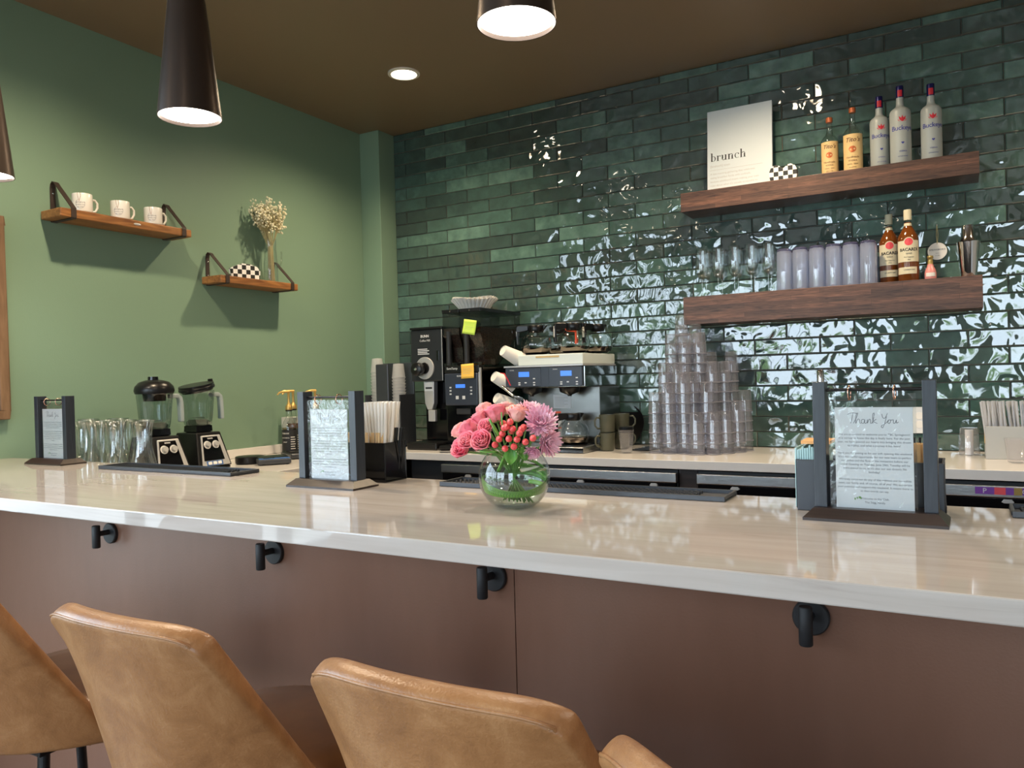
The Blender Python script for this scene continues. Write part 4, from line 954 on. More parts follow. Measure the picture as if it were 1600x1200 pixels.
def buck(x, y, s, lab, lr):
    t = thing('vodka_bottle', lab, 'bottle', (x, y, ZU)); H = .318*s; r = .0405*s
    obj('glass', MB().lathe([(0, .002), (r*.92, .002), (r, .007), (r, .665*H), (r*.985, .690*H), (r*.92, .712*H), (r*.78, .732*H), (r*.60, .748*H), (.0185, .765*H), (.0158, .785*H), (.0150, .82*H), (.0150, H)], 40), M['frost'], t, smooth=180)
    obj('capsule', MB().lathe([(.0158, H-.040), (.0160, H+.008), (.0150, H+.012), (0, H+.013)], 28), M['navy'], t, smooth=40)
    obj('capsule_band', MB().lathe([(.0163, H-.036), (.0163, H-.008)], 12, None, -PI/2-.5, -PI/2+.7), M['ink_red'], t, smooth=60)
    C0 = -PI/2+lr; q = wrap_text(text_mesh('Buckeye', .0275*s, bold=.0003, space=.95), r+.0004, .435*H, C0)
    for tx, sz, zz in (('♥', .02, .24), ('VODKA', .0085, .15), ('DISTILLED IN OHIO', .0045, .09)):
        if tx == '♥':
            hp = heart_poly(.012, .011); k = MB(); k.v = [((r+.0005)*cos(C0+a/(r)), (r+.0005)*sin(C0+a/r), .25*H+b) for a, b in hp]; k.f = [tuple(range(len(hp)))]; q.add(k.v, k.f)
        else: w_ = wrap_text(text_mesh(tx, sz*s), r+.0004, zz*H, C0); q.add(w_.v, w_.f)
    obj('lettering', q, M['ink_blue'], t)
    lf = MB(); cz = .545*H
    for a in (-65, -32, 0, 32, 65):
        aa = math.radians(a); L = .026*s*(1 if abs(a) < 60 else .8)
        P = [(0, 0), (-.0042, .55*L), (0, L), (.0042, .55*L)]
        P = [(px*cos(aa)+pz*sin(aa), -px*sin(aa)+pz*cos(aa)) for px, pz in P]
        lf.add([((r+.0006)*cos(C0+px/r), (r+.0006)*sin(C0+px/r), cz+pz) for px, pz in P], [(0, 1, 2, 3)])
    obj('leaf_emblem', lf, M['ink_red'], t)
buck(2.742, -.100, 1.0, 'frosted vodka bottle with red leaf, leftmost of the three on the upper shelf', .25)
buck(2.828, -.135, 1.06, 'frosted vodka bottle with red leaf, middle and tallest of the three', .25)
buck(2.948, -.125, 1.02, 'frosted vodka bottle with red leaf, rightmost of the three on the upper shelf', .2)

ORD = ['first', 'second', 'third', 'fourth', 'fifth', 'sixth']
fl = thing('champagne_flute', 'clear stemmed flute glass in the left group on the lower shelf', 'glass', (1.93, -.145, ZLW), 0, 'stemmed glasses on the lower shelf')
obj('bowl', MB().lathe([(0, .086), (.011, .090), (.025, .108), (.0315, .135), (.0310, .175), (.0270, .236)], 28), M['crystal'], fl, smooth=180)
obj('rim', MB().tube([(.0270*cos(2*PI*i/24), .0270*sin(2*PI*i/24), .236) for i in range(24)], .0008, 5, True), M['crystal'], fl, smooth=180)
obj('stem', MB().lathe([(.0045, .004), (.0032, .02), (.0032, .07), (.006, .088)], 12), M['crystal'], fl, smooth=180)
obj('foot', MB().lathe([(0, .006), (.008, .004), (.028, .0018), (.029, .0006), (0, .0006)], 28), M['crystal'], fl, smooth=60)
for i in range(5):
    for j in range(2):
        lb = ORD[i]+' stemmed glass from the left in the %s row on the lower shelf' % ('front' if not j else 'back')
        if i or j: dup(fl, (1.93+i*.0800, -.145+.074*j, ZLW), 0, lb)
        else: fl['label'] = lb
tb = thing('tumbler', 'tall upturned lilac tinted tumbler on the lower shelf', 'tumbler', (2.325, -.150, ZLW), 0, 'lilac tumblers on the lower shelf')
obj('wall', MB().lathe([(.0345, .001), (.0355, .004), (.0320, .180), (.0300, .186)], 48, None, rad=lambda a, z: 1+.028*abs(cos(5*a))), M['cup_lilac'], tb, smooth=60)
obj('thick_base', MB().lathe([(.030, .180), (.0318, .186), (.0318, .192), (.028, .196), (0, .194)], 28), M['lilac_base'] if 'lilac_base' in M else M['cup_lilac'], tb, smooth=60)
for i in range(6):
    for j in range(2):
        lb = ORD[i]+' upturned lilac tumbler from the left in the %s row on the lower shelf' % ('front' if not j else 'back')
        if i or j: dup(tb, (2.325+i*.0725, -.150+.0735*j, ZLW), 0, lb)
        else: tb['label'] = lb

def rum(x, y, lab, rz=0):
    t = thing('rum_bottle', lab, 'bottle', (x, y, ZLW), rz); r = .0425; H = .318
    obj('glass', MB().lathe([(0, .002), (r*.92, .002), (r, .008), (r, .185), (r*.93, .200), (.026, .228), (.0155, .246), (.0145, .262)], 40), M['amber'], t, smooth=60)
    obj('neck', MB().lathe([(.0145, .262), (.0142, .285)], 24), M['glass'], t, smooth=60)
    obj('cap', MB().lathe([(.0158, .272), (.0160, .312), (.0150, .318), (0, .319)], 24), M['label_cream'], t, smooth=40)
    obj('neck_band', MB().lathe([(.0165, .246), (.0150, .258)], 24), M['label_cream'], t, smooth=40)
    lb = obj('paper_label', MB().lathe([(r+.0004, .085), (r+.0004, .178)], 32, None, -PI/2-1.2, -PI/2+1.2), M['label_cream'], t, smooth=60)
    obj('lower_label', MB().lathe([(r+.0004, .032), (r+.0004, .062)], 32, None, -PI/2-1.1, -PI/2+.9), M['label_cream'], t, smooth=60)
    C0 = -PI/2+.1; q = wrap_text(text_mesh('BACARDÍ', .0185, bold=.0005), r+.0008, .132, C0)
    for tx, sz, zz in (('GOLD', .009, .118), ('Ron Superior', .0075, .103), ('1862', .007, .092), ('CARIBBEAN RUM', .006, .048)):
        w_ = wrap_text(text_mesh(tx, sz), r+.0008, zz, C0); q.add(w_.v, w_.f)
    obj('lettering', q, M['ink_black'], lb)
    def disc_(rr, dr, z0):
        m = MB(); n = 28; m.v = [((r+dr)*cos(C0), (r+dr)*sin(C0), z0)]+[((r+dr)*cos(C0+rr/r*cos(2*PI*i/n)), (r+dr)*sin(C0+rr/r*cos(2*PI*i/n)), z0+rr*sin(2*PI*i/n)) for i in range(n)]
        m.f = [(0, 1+i, 1+(i+1) % n) for i in range(n)]; return m
    obj('seal_ring', disc_(.0205, .0007, .172), M['label_cream'], lb); obj('seal', disc_(.0165, .0012, .172), M['pinkred'], lb)
    bt = MB(); bt.lathe([(.0075, -.0002), (.004, .0006)], 3, T((r+.0016)*cos(C0), (r+.0016)*sin(C0), .172) @ RX(PI/2))
    return t
rum(2.768, -.062, 'gold rum bottle with cream label, left one, partly behind the other')
rum(2.848, -.128, 'gold rum bottle with cream label, front one on the lower shelf')
t = thing('hanging_tag', 'round white tag hanging by twine on the tiles above the pink bottle', 'tag', (2.9585, -.0095, 1.811))
obj('disc', MB().cyl(.0385, 0, .004, 40, RX(PI/2)), M['white'], t, smooth=40, bevel=.0008)
obj('twine', MB().tube([(0, -.005, .031), (-.003, -.003, .07), (-.001, -.002, .118)], .0010, 5).tube([(0, -.005, .031), (.004, -.003, .075), (.000, -.002, .118)], .0010, 5), M['dried_stem'], t)
obj('nail', MB().cyl(.0025, 0, .006, 10, T(0, 0, .118) @ RX(PI/2)), M['chrome'], t)
q = flat_text(text_mesh('SPRINGBORO', .0095, bold=.0002, space=1.15), T(0, -.0045, .004)); w_ = flat_text(text_mesh('OHIO', .0055), T(0, -.0045, -.011)); q.add(w_.v, w_.f); w_ = flat_text(text_mesh('est. 2025', .005), T(0, -.0045, -.021)); q.add(w_.v, w_.f)
obj('lettering', q, M['ink'], t)
t = thing('miniature_bottle', 'small pink bottle shaped ornament with gold neck on the lower shelf', 'ornament', (2.933, -.145, ZLW))
obj('body', MB().lathe([(0, .001), (.0215, .001), (.0230, .004), (.0225, .030), (.0195, .045), (.0130, .058), (.0115, .068)], 28), M['pink'], t, smooth=60)
obj('gold_neck', MB().lathe([(.0122, .052), (.0105, .080), (.0095, .092), (.0120, .094), (.0115, .104), (0, .107)], 24), M['gold'], t, smooth=60)
obj('paper_label', MB().lathe([(.0236, .014), (.0232, .030)], 20, None, -PI/2-.8, -PI/2+.9), M['paper_warm'], t, smooth=60)
t = thing('cocktail_shaker', 'polished steel two-piece cocktail shaker at the right end of the lower shelf', 'shaker', (3.077, -.135, ZLW))
obj('tin', MB().lathe([(0, .002), (.0285, .002), (.030, .006), (.0440, .148), (.0448, .150), (.0435, .151), (.030, .153)], 48), M['chrome'], t, smooth=50)
obj('cheater_tin', MB().lathe([(.0405, .150), (.0265, .172), (.0245, .215), (.0235, .221), (0, .222)], 48), M['chrome'], t, smooth=50)

# ================================================================ COFFEE MACHINES
# slim grinder
g = thing('coffee_grinder', 'slim black coffee grinder with round dial, left of the big hopper grinder', 'coffee grinder', (.49, -.5, .9155))
hd = obj('head', MB().prism([(-.113, .372), (.100, .372), (.100, .658), (-.113, .658)], 0, .38), M['slate'] if 'slate' in M else M['charcoal_g'] if 'charcoal_g' in M else M['black_matte'], g, bevel=.006)
obj('top_lid', MB().box(-.116, .104, -.004, .385, .659, .672), M['black'], g, bevel=.003)
obj('column', MB().box(-.075, .098, .075, .38, .040, .372), M['black_gloss'], g, bevel=.006)
obj('base', MB().box(-.095, .105, -.085, .38, .0, .040), M['black'], g, bevel=.008)
obj('edge_trim', MB().box(.0985, .1025, -.003, .0, .375, .655), M['silver_plastic'], g)
FY = RX(PI/2)
dp = obj('dial_plate', MB().lathe([(0, .006), (.060, .006), (.062, .003), (.062, 0)], 40, T(-.018, 0, .445) @ FY), M['silver_plastic'], g, smooth=40)
obj('dial_centre', MB().lathe([(0, .010), (.030, .010), (.032, .006)], 40, T(-.018, 0, .445) @ FY), M['black'], dp, smooth=40)
kn = obj('knob', MB().lathe([(0, .060), (.030, .060), (.036, .055), (.038, .030), (.030, .010)], 32, T(-.040, 0, .440) @ FY), M['black'], g, smooth=40)
obj('knob_cap', MB().lathe([(0, .064), (.006, .064), (.008, .060)], 20, T(-.040, 0, .440) @ FY), M['chrome'], kn, smooth=40)
obj('chute', MB().prism([(-.040, .372), (.030, .372), (.026, .250), (.012, .215), (-.018, .215), (-.034, .250)], .012, .050), M['silver_plastic'], g, bevel=.003)
obj('chute_label', MB().box(-.034, .024, .0105, .012, .318, .366), M['paper'], g)
obj('chute_print', MB().box(-.026, .018, .0098, .0104, .330, .340), M['ink_black'], g)
obj('chute_clip', MB().box(-.012, .034, .010, .030, .150, .213), M['silver_plastic'], g, bevel=.002)
q = flat_text(text_mesh('BUNN', .020, bold=.0005), T(-.015, -.0006, .615)); w_ = flat_text(text_mesh('Coffee Mill', .016), T(-.015, -.0006, .592)); q.add(w_.v, w_.f)
for i in range(4): q.box(-.065, -.0+.012*(i % 2), -.0006, 0, .548-i*.009, .553-i*.009)
obj('lettering', q, M['paper'], hd)
obj('switch', MB().box(.062, .080, -.004, 0, .485, .540), M['black_gloss'], g, bevel=.001)
# hopper grinder
g = thing('coffee_grinder', 'big black grinder with two clear bean hoppers and sticky notes', 'coffee grinder', (.722, -.5, .9155))
obj('housing', MB().box(-.112, .114, .0, .42, .0, .445), M['black_gloss'], g, bevel=.004)
obj('side_panel', MB().box(.1145, .1185, .012, .41, .05, .44), M['bronze_steel'] if 'bronze_steel' in M else M['steel'], g)
obj('edge_strip', MB().box(.104, .118, -.014, .0, .020, .438), M['silver_plastic'], g, bevel=.002)
cp = obj('control_panel', MB().prism([(-.106, .238), (.100, .238), (.104, .412), (-.110, .412)], -.020, .0), M['panel_slate'], g, bevel=.006)
obj('screen', MB().box(-.036, .024, -.0216, -.0201, .333, .352), M['blue_screen'], cp)
bt = MB()
for x, z in ((-.070, .335), (-.070, .318), (-.070, .300), (.062, .335), (.062, .318), (.062, .300)): bt.box(x-.006, x+.006, -.0212, -.0201, z-.004, z+.004)
for x in (-.028, .014): bt.box(x-.009, x+.009, -.0212, -.0201, .272, .290)
w_ = flat_text(text_mesh('BUNN', .012, bold=.0003), T(-.01, -.0208, .392)); bt.add(w_.v, w_.f)
obj('buttons', bt, M['paper'], cp)
obj('spout', MB().box(-.04, .05, -.015, .0, .190, .222), M['black_matte'], g, bevel=.004)
obj('catch_tray', MB().box(-.10, .10, -.10, -.002, .0, .028), M['black'], g, bevel=.006)
obj('name_bar', MB().box(-.110, .112, -.018, .03, .415, .452), M['black'], g, bevel=.003)
q = flat_text(text_mesh('SureTamp', .017, bold=.0002), T(-.058, -.0188, .432)); obj('lettering', q, M['paper'], g)
for i, (x0, x1, lab) in enumerate(((-.124, -.018, 'l'), (-.010, .118, 'r'))):
    side = [(.0, .750), (.43, .750), (.43, .640), (.18, .452), (.035, .452), (.03, .55), (.0, .62)]   # y, z profile
    def pr(y0, y1, ins=0):
        m = MB(); P = side; n = len(P); vs = [(x0+ins, y, z) for y, z in P]+[(x1-ins, y, z) for y, z in P]
        m.add(vs, [(k, (k+1) % n, n+(k+1) % n, n+k) for k in range(n) if k != 0]+[tuple(range(n))[::-1], tuple(range(n, 2*n))]); return m
    hp_ = obj('hopper', pr(0, 0), M['smoke'], g)
    Pb = [(.006, .655), (.424, .655), (.424, .644), (.178, .456), (.041, .456), (.036, .552), (.006, .622)]
    m = MB(); n = len(Pb); m.add([(x0+.004, y, z) for y, z in Pb]+[(x1-.004, y, z) for y, z in Pb], [(k, (k+1) % n, n+(k+1) % n, n+k) for k in range(n)]+[tuple(range(n))[::-1], tuple(range(n, 2*n))])
    obj('beans', m, M['beans'], hp_)
    obj('hopper_rim', MB().box(x0-.002, x1+.002, -.004, .436, .738, .757), M['black'], hp_, bevel=.002)
    obj('hopper_lock', MB().sphere(.0045, ((x0+x1)/2, -.006, .747), 10, 6), M['chrome'], hp_)
    obj('column', MB().lathe([(.017, .455), (.015, .50), (.015, .60), (.018, .64)], 20, T(x0+.035, .004, 0)), M['black_matte'], g, smooth=60)
    obj('gate', MB().box(x0+.01, x1-.01, -.012, .03, .452, .468), M['smoke'], hp_)
def note(x, z, m, ry, lab, lines):
    t = thing('sticky_note', lab, 'sticky note', (x, -.526, z)); t.rotation_euler = (.06, ry, 0)
    obj('sheet', MB().grid(6, 6, lambda u, v: ((u-.5)*.080, -.010*(1-v)**2-.0005, (v-.5)*.076)), m, t, smooth=180, solid=.0004)
    q = MB()
    for i in range(lines): q.box(-.028, .018+.008*(i % 2), -.0075+.002*i, -.0068+.002*i, -.012+i*.012, -.011+i*.012)
    obj('scribble', q, M['ink_pale'], t)
note(.790, 1.570, M['yellow_green'], .17, 'lime green sticky note on the bean hopper', 2)
note(.770, 1.337, M['orange_note'], -.04, 'orange yellow sticky note below the bean hopper', 3)
t = thing('coffee_filter_stack', 'stack of white fluted coffee filters on top of the bean hoppers', 'coffee filters', (.700, -.33, 1.6735))
for i, (r0, r1, z0, z1) in enumerate(((.078, .112, .0, .050), (.074, .125, .006, .060), (.070, .118, .012, .068))):
    m = MB(); n = 120
    m.add([(r0*cos(2*PI*k/n), r0*sin(2*PI*k/n), z0) for k in range(n)]+[(r1*(1+.055*(1 if k % 4 < 2 else -1))*cos(2*PI*k/n), r1*(1+.055*(1 if k % 4 < 2 else -1))*sin(2*PI*k/n), z1+.006*sin(2*PI*k/n*3+i)) for k in range(n)],
          [(k, (k+1) % n, n+(k+1) % n, n+k) for k in range(n)]+[tuple(range(n))[::-1]])
    obj('filter', m, M['filter'], t, solid=.0008)
# brewer
b = thing('coffee_brewer', 'wide steel twin coffee brewer with blue screens and warmers on top', 'coffee brewer', (1.20, -.45, .9155))
obj('base', MB().box(-.20, .235, -.085, .40, 0, .030), M['steel'], b, bevel=.004)
obj('base_front', MB().box(-.20, .235, -.092, -.086, .004, .026), M['black_gloss'], b)
obj('back_panel', MB().box(-.19, .232, .14, .41, .030, .325), M['steel_grey'], b, bevel=.004)
hd = obj('head', MB().box(-.235, .215, .0, .42, .325, .432), M['steel_dark'] if 'steel_dark' in M else M['steel'], b, bevel=.004)
obj('head_cap', MB().box(-.237, .217, -.026, .40, .432, .440), M['silver_plastic'], b)
for i, (x0, x1) in enumerate(((-.230, -.022), (.022, .210))):
    p = obj('control_panel', MB().box(x0, x1, -.024, -.001, .330, .430), M['panel_slate'], b, bevel=.004)
    cx = x0+(x1-x0)*.52
    obj('screen', MB().box(cx-.028, cx+.034, -.0258, -.0245, .382, .408), M['blue_screen'], p)
    q = MB()
    for xx, zz in ((-.025, .352), (.012, .352), (.062, .352), (.062, .372), (-.025, .342), (.062, .340)): q.box(cx+xx-.006, cx+xx+.006, -.0252, -.0245, zz-.003, zz+.003)
    w_ = flat_text(text_mesh('BUNN', .009), T(x0+.04, -.0252, .414)); q.add(w_.v, w_.f)
    obj('buttons', q, M['paper'], p)
obj('panel_bridge', MB().box(-.022, .022, -.020, -.001, .330, .430), M['panel_slate'], b)
wm = obj('top_warmer', MB().box(-.165, .205, .0, .42, .440, .495), M['white_enamel'] if 'white_enamel' in M else M['white'], b, bevel=.004)
obj('warning_strip', MB().box(-.06, .075, -.0008, 0, .478, .487), M['label_kraft'], wm)
for x, y in ((-.115, .13), (.10, .13), (.10, .32), (-.115, .32)): obj('warmer_plate', MB().cyl(.07, .495, .499, 32, T(x, y, 0)), M['black'], wm)
obj('lower_plate', MB().cyl(.075, .030, .036, 32, T(.125, .035, 0)), M['black'], b)
obj('sticker', MB().box(-.035, .068, .1385, .1396, .212, .285), M['paper'], b)
st_ = MB()
for k in range(6): st_.box(-.025, .030+.02*(k % 2), .1378, .1384, .222+k*.009, .2245+k*.009)
obj('sticker_print', st_, M['ink_pale'], b)
obj('caution_label', MB().box(-.028, .010, .1385, .1396, .055, .198), M['card'], b)
obj('caution_band', MB().box(-.027, .009, .1378, .1384, .182, .196).box(-.027, .009, .1378, .1384, .105, .112), M['orange'], b)
for x in (-.12, .10): obj('brew_funnel', MB().lathe([(.055, .325), (.050, .300), (.012, .285), (.010, .278)], 32, T(x, .06, 0)), M['black'], b, smooth=60)
def carafe(x, y, z, rz, lab, mcol, level=0):
    t = thing('coffee_carafe', lab, 'coffee carafe', (x, y, z), rz)
    obj('globe', MB().lathe([(0, .002), (.052, .002), (.068, .012), (.0825, .038), (.0838, .056), (.077, .082), (.060, .106), (.040, .122), (.036, .134)], 40), M['globe'], t, smooth=180)
    obj('steel_bottom', MB().lathe([(0, .001), (.053, .001), (.070, .012), (.0785, .026)], 40), M['black_gloss'], t, smooth=180)
    obj('base_ring', MB().lathe([(.0715, .010), (.0795, .024), (.0815, .034)], 40), M['bronze_steel'], t, smooth=180)
    obj('neck_band', MB().lathe([(.036, .118), (.040, .124), (.041, .150), (.037, .156), (0, .157)], 32), M['black'], t, smooth=40)
    obj('pour_lip', MB().prism([(-.041, .130), (-.060, .154), (-.041, .156)], -.018, .018), M['black'], t, bevel=.002)
    hn = obj('handle', MB().strip([(.034, 0, .146), (.070, 0, .152), (.092, 0, .146), (.100, 0, .125), (.102, 0, .08), (.099, 0, .055)], .024, .011, (0, 1, 0)), mcol, t, bevel=.003)
    obj('grip', MB().prism([(.040, .128), (.100, .118), (.108, .128), (.106, .150), (.096, .158), (.040, .157)], -.015, .015), mcol, hn, bevel=.004)
    obj('painted_glint', MB().box(.1055, .1075, -.007, .007, .085, .14), M['white'], hn)  # white strip standing in for the highlight on the handle's outer face
    return t
ZT = .9155+.4995
carafe(1.080, -.325, ZT, 3.45, 'glass coffee carafe on the brewer top, left one with black handle', M['black'])
carafe(1.300, -.325, ZT, -2.35, 'glass coffee carafe on the brewer top, front right with black handle', M['black'])
carafe(1.345, -.125, ZT, -1.9, 'glass coffee carafe on the brewer top, at the back right', M['black'])
carafe(1.125, -.130, ZT, -.02, 'glass coffee carafe on the brewer top with bright orange handle', M['orange'])
carafe(1.325, -.415, .9155+.0365, -2.1, 'glass coffee carafe on the lower plate of the brewer', M['black'])
# cup rack between grinder and brewer
t = thing('cup_rack', 'black rack of slanted paper cups between the hopper grinder and the brewer', 'cup rack', (.905, -.10, .9155))
obj('backplate', MB().box(.030, .048, -.02, .09, 0, .44), M['black_gloss'], t, bevel=.004)
for z in (.24, .37, .46):
    obj('arm', MB().tube([(.038, -.01, z-.02), (.05, -.26, z-.04)], .006, 8), M['black'], t)
def cup_stack(x, y, z, lab, n=3):
    t = thing('paper_cup_stack', lab, 'paper cups', (x, y, z)); t.rotation_euler = Vector((.42, .80, -.42)).to_track_quat('Z', 'Y').to_euler()
    for k in range(n): obj('cup', MB().lathe([(0, .004), (.026, .004), (.027, 0), (.029, .002), (.040, .100), (.0415, .102)], 28, T(0, 0, k*.022)), M['paper_warm'], t, smooth=50)
cup_stack(.962, -.48, 1.44, 'white paper cups tilted bottom out, highest beside the brewer', 2)
cup_stack(.915, -.50, 1.305, 'white paper cups tilted bottom out, middle ones behind the red strap', 2)
cup_stack(.925, -.50, 1.192, 'white paper cups tilted bottom out, lowest beside the brewer', 2)
o = obj('strap_tag', MB().strip([(-.03, 0, .036), (-.006, -.004, .034), (.012, 0, .0), (.028, .0, -.030)], .008, .003, (0, 1, 0)), M['red'], loc=(.995, -.515, 1.285)); tag(o, 'red strap hanging at the left corner of the brewer head', 'strap')
t = thing('whisk', 'wire whisk hanging slanted under the left end of the brewer head', 'whisk', (1.03, -.495, 1.20)); t.rotation_euler = (0, 2.2, -.1)
wm_ = MB()
for k in range(7):
    a = PI*k/7; wm_.tube([(.022*sin(PI*u/12)*cos(a)*(1 if u < 12 else 1), .022*sin(PI*u/12)*sin(a), .0+.11*(u/12)) for u in range(13)], .0009, 5)
obj('wires', wm_, M['chrome'], t, smooth=180); obj('handle', MB().cyl(.008, -.09, .0, 14), M['chrome'], t, smooth=40)
# mugs, cup, tray
def mug2(x, y, z, rz, lab, flip=False):
    t = thing('mug', lab, 'mug', (x, y, z), rz)
    obj('body', MB().lathe([(0, .002), (.032, .002), (.037, .008), (.0405, .090), (.0395, .0905), (.0355, .010), (0, .008)], 36), M['olive'], t, smooth=50)
    obj('handle', MB().tube([(-.037, 0, .075), (-.058, 0, .077), (-.069, 0, .062), (-.068, 0, .038), (-.054, 0, .022), (-.035, 0, .022)], .0048, 10), M['olive'], t, smooth=180)
mug2(1.490, -.365, .9155, .95, 'olive green mug at the bottom, right of the brewer')
mug2(1.492, -.365, 1.0065, .85, 'olive green mug stacked on another, right of the brewer')
mug2(1.522, -.250, .9155, 3.6, 'olive green mug standing behind the stacked pair')
mug2(1.524, -.250, 1.0065, 3.4, 'olive green mug stacked at the back, beside the round black tray')
t = thing('plastic_cup', 'clear plastic cup with black lids inside, before the olive mugs', 'cup', (1.628, -.455, .9155))
obj('wall', MB().lathe([(0, .002), (.024, .002), (.027, .006), (.0385, .112), (.040, .114)], 30), M['cup_clear'], t, smooth=50)
for k in range(5): obj('lid', MB().lathe([(.034, .098+.006*k), (.037, .100+.006*k), (.037, .103+.006*k), (0, .104+.006*k)], 24, T(0, 0, 0)), M['black'], t, smooth=40)
t = thing('round_tray', 'round black tray leaning on the green tiles beside the olive mugs', 'tray', (1.452, -.052, .9165)); t.rotation_euler = (-.27, 0, 0)
obj('disc', MB().lathe([(0, .004), (.100, .004), (.108, .012), (.112, .012), (.112, .009), (.102, 0), (0, 0)], 56, T(0, 0, .112) @ RX(PI/2)), M['black'], t, smooth=50)
t = thing('drip_tray', 'flat black slotted tray on the worktop left of the tumbler pile', 'tray', (1.675, -.20, .9155), -.15)
obj('tray', MB().box(-.045, .045, -.14, .14, 0, .006), M['black'], t, bevel=.001)
for k in range(8): obj('slat', MB().box(-.038, .038, -.125+k*.033, -.112+k*.033, .0062, .009), M['charcoal'], t)
# pile of tumblers
pc = thing('plastic_tumbler', 'clear plastic tumbler in the tall pile on the worktop', 'tumbler', (1.79, -.40, .9155), 0, 'clear tumblers piled on the worktop')
obj('cup', MB().lathe([(.0335, 0), (.0345, .0015), (.0340, .006), (.0335, .020), (.0290, .098), (.0270, .103), (.0, .100)], 24, None, rad=lambda a, z: 1+.010*cos(12*a)), M['cup_clear'], pc, smooth=70)
obj('rim', MB().tube([(.0342*cos(2*PI*i/20), .0342*sin(2*PI*i/20), .0035) for i in range(20)], .0022, 5, True), M['cup_rim'], pc, smooth=180)
cols = []
for i, (x, y, top) in enumerate([
    (1.766, -.415, 1.190), (1.838, -.430, 1.24), (1.910, -.420, 1.30), (1.975, -.455, 1.10), (2.043, -.415, 1.10), (2.085, -.350, 1.13),
    (1.792, -.345, 1.365), (1.864, -.360, 1.365), (1.932, -.345, 1.30), (2.002, -.365, 1.24), (2.125, -.288, 1.14), (2.140, -.205, 1.20),
    (1.805, -.272, 1.475), (1.876, -.285, 1.475), (1.945, -.272, 1.475), (2.010, -.290, 1.33), (2.050, -.225, 1.35),
    (1.835, -.200, 1.59), (1.905, -.205, 1.535), (1.975, -.195, 1.40), (2.065, -.150, 1.38)]):
    p = .047; n = max(1, int(round((top-.9155-.103)/p))+1)
    for k in range(n): cols.append((x+rd.uniform(-.0012, .0012), y, .9155+k*p))
for i, c_ in enumerate(cols):
    if i: dup(pc, c_, rd.uniform(0, 3))
    else: pc.location = c_
# cup dispenser in the corner
t = thing('cup_dispenser', 'dark upright cup and lid dispenser in the corner by the green pillar', 'dispenser', (.140, -.44, .9155))
obj('back_plate', MB().box(-.130, .130, .10, .112, 0, .485), M['slate2'] if 'slate2' in M else M['charcoal'], t, bevel=.002)
obj('left_side', MB().box(-.130, -.122, -.03, .10, 0, .30), M['charcoal'], t); obj('right_side', MB().box(.122, .130, -.03, .10, 0, .30), M['charcoal'], t)
obj('tongue', MB().box(-.046, .046, -.03, -.018, 0, .478), M['charcoal'], t, bevel=.012)
obj('floor_plate', MB().box(-.130, .130, -.03, .10, 0, .008), M['charcoal'], t)
for x, n, top, lb in ((-.085, 23, .40, 'tall stack of clear cups in the left slot of the corner dispenser'), (.072, 21, .37, 'tall stack of clear cups in the right slot of the corner dispenser')):
    m = MB()
    prof_ = []
    for k in range(n): z = .02+k*.0178; prof_ += [(.034, z), (.040, z+.0145), (.041, z+.0165)]
    prof_ += [(.038, .02+n*.0178), (.030, .02+n*.0178+.075), (0, .02+n*.0178+.078)]
    o = obj('cup_stack', MB().lathe(prof_, 28), M['cup_clear2'] if 'cup_clear2' in M else M['cup_clear'], loc=(.140+x, -.405, .924), smooth=40); tag(o, lb, 'cups')
# right end of the worktop
t = thing('straw_box', 'grey box of wrapped straws on the worktop at the right edge', 'box', (3.215, -.255, .9155))
b4 = .003; m = MB().box(-.095, .095, -.065, .065, 0, b4)
m.box(-.095, .095, -.065, -.062, b4, .132).box(-.095, .095, .062, .065, b4, .132).box(-.095, -.092, -.062, .062, b4, .132).box(.092, .095, -.062, .062, b4, .132)
obj('box', m, M['grey_box'], t, bevel=.001); obj('paper_label', MB().box(-.0975, -.0955, -.03, .03, .06, .13), M['label_kraft'], t)
sticks(46, 'wrapped_straw', MB().cyl(.0040, 0, .228, 8, None, .0042), M['grey_paper'], 'wrapped straw in the grey box at the right edge', 'straw', 'wrapped straws in the grey box',
    lambda i: ((3.132+(i % 16)*.0110, -.292+(i//16)*.035, .920), (rd.uniform(-.05, .05), -.06+rd.uniform(-.12, .10)*.6)))
for x, y, lb in ((3.064, -.17, 'clear upturned plastic tumbler on the worktop, left of the straw box'), (3.218, -.43, 'clear plastic cup standing in front of the straw box')):
    t = thing('plastic_cup', lb, 'cup', (x, y, .9155))
    if x < 3.1: obj('wall', MB().lathe([(.040, 0), (.0405, .004), (.034, .112), (.031, .116), (0, .114)], 30), M['cup_clear'], t, smooth=50); obj('inner_sleeve', MB().cyl(.016, .002, .108, 20), M['white'], t, smooth=40)
    else: obj('wall', MB().lathe([(0, .002), (.027, .002), (.030, .005), (.040, .092), (.042, .094)], 30), M['cup_clear'], t, smooth=50)
t = thing('steel_bottle', 'slim steel bottle top showing above the left post of the rightmost stand', 'bottle', (2.503, -.35, .9155))
obj('body', MB().lathe([(0, .002), (.034, .002), (.036, .008), (.036, .24), (.016, .29), (.014, .33)], 32), M['steel'], t, smooth=60)
obj('cap', MB().lathe([(.0155, .325), (.0155, .372), (.011, .379), (0, .380)], 24), M['chrome'], t, smooth=40)
t = thing('wall_outlet', 'white outlet cover on the tiles behind the rightmost card stand', 'outlet', (2.872, -.0078, 1.053))
obj('cover', MB().box(-.036, .036, -.006, 0, -.060, .060), M['paper'], t, bevel=.002)
for z in (-.02, .02): obj('socket', MB().lathe([(0, .0075), (.016, .0075), (.017, .006)], 24, T(0, 0, z) @ RX(PI/2)), M['white'], t, smooth=40)
t = thing('chrome_dish', 'small shiny dish on the worktop edge before the grinders', 'dish', (.705, -.655, .9155))
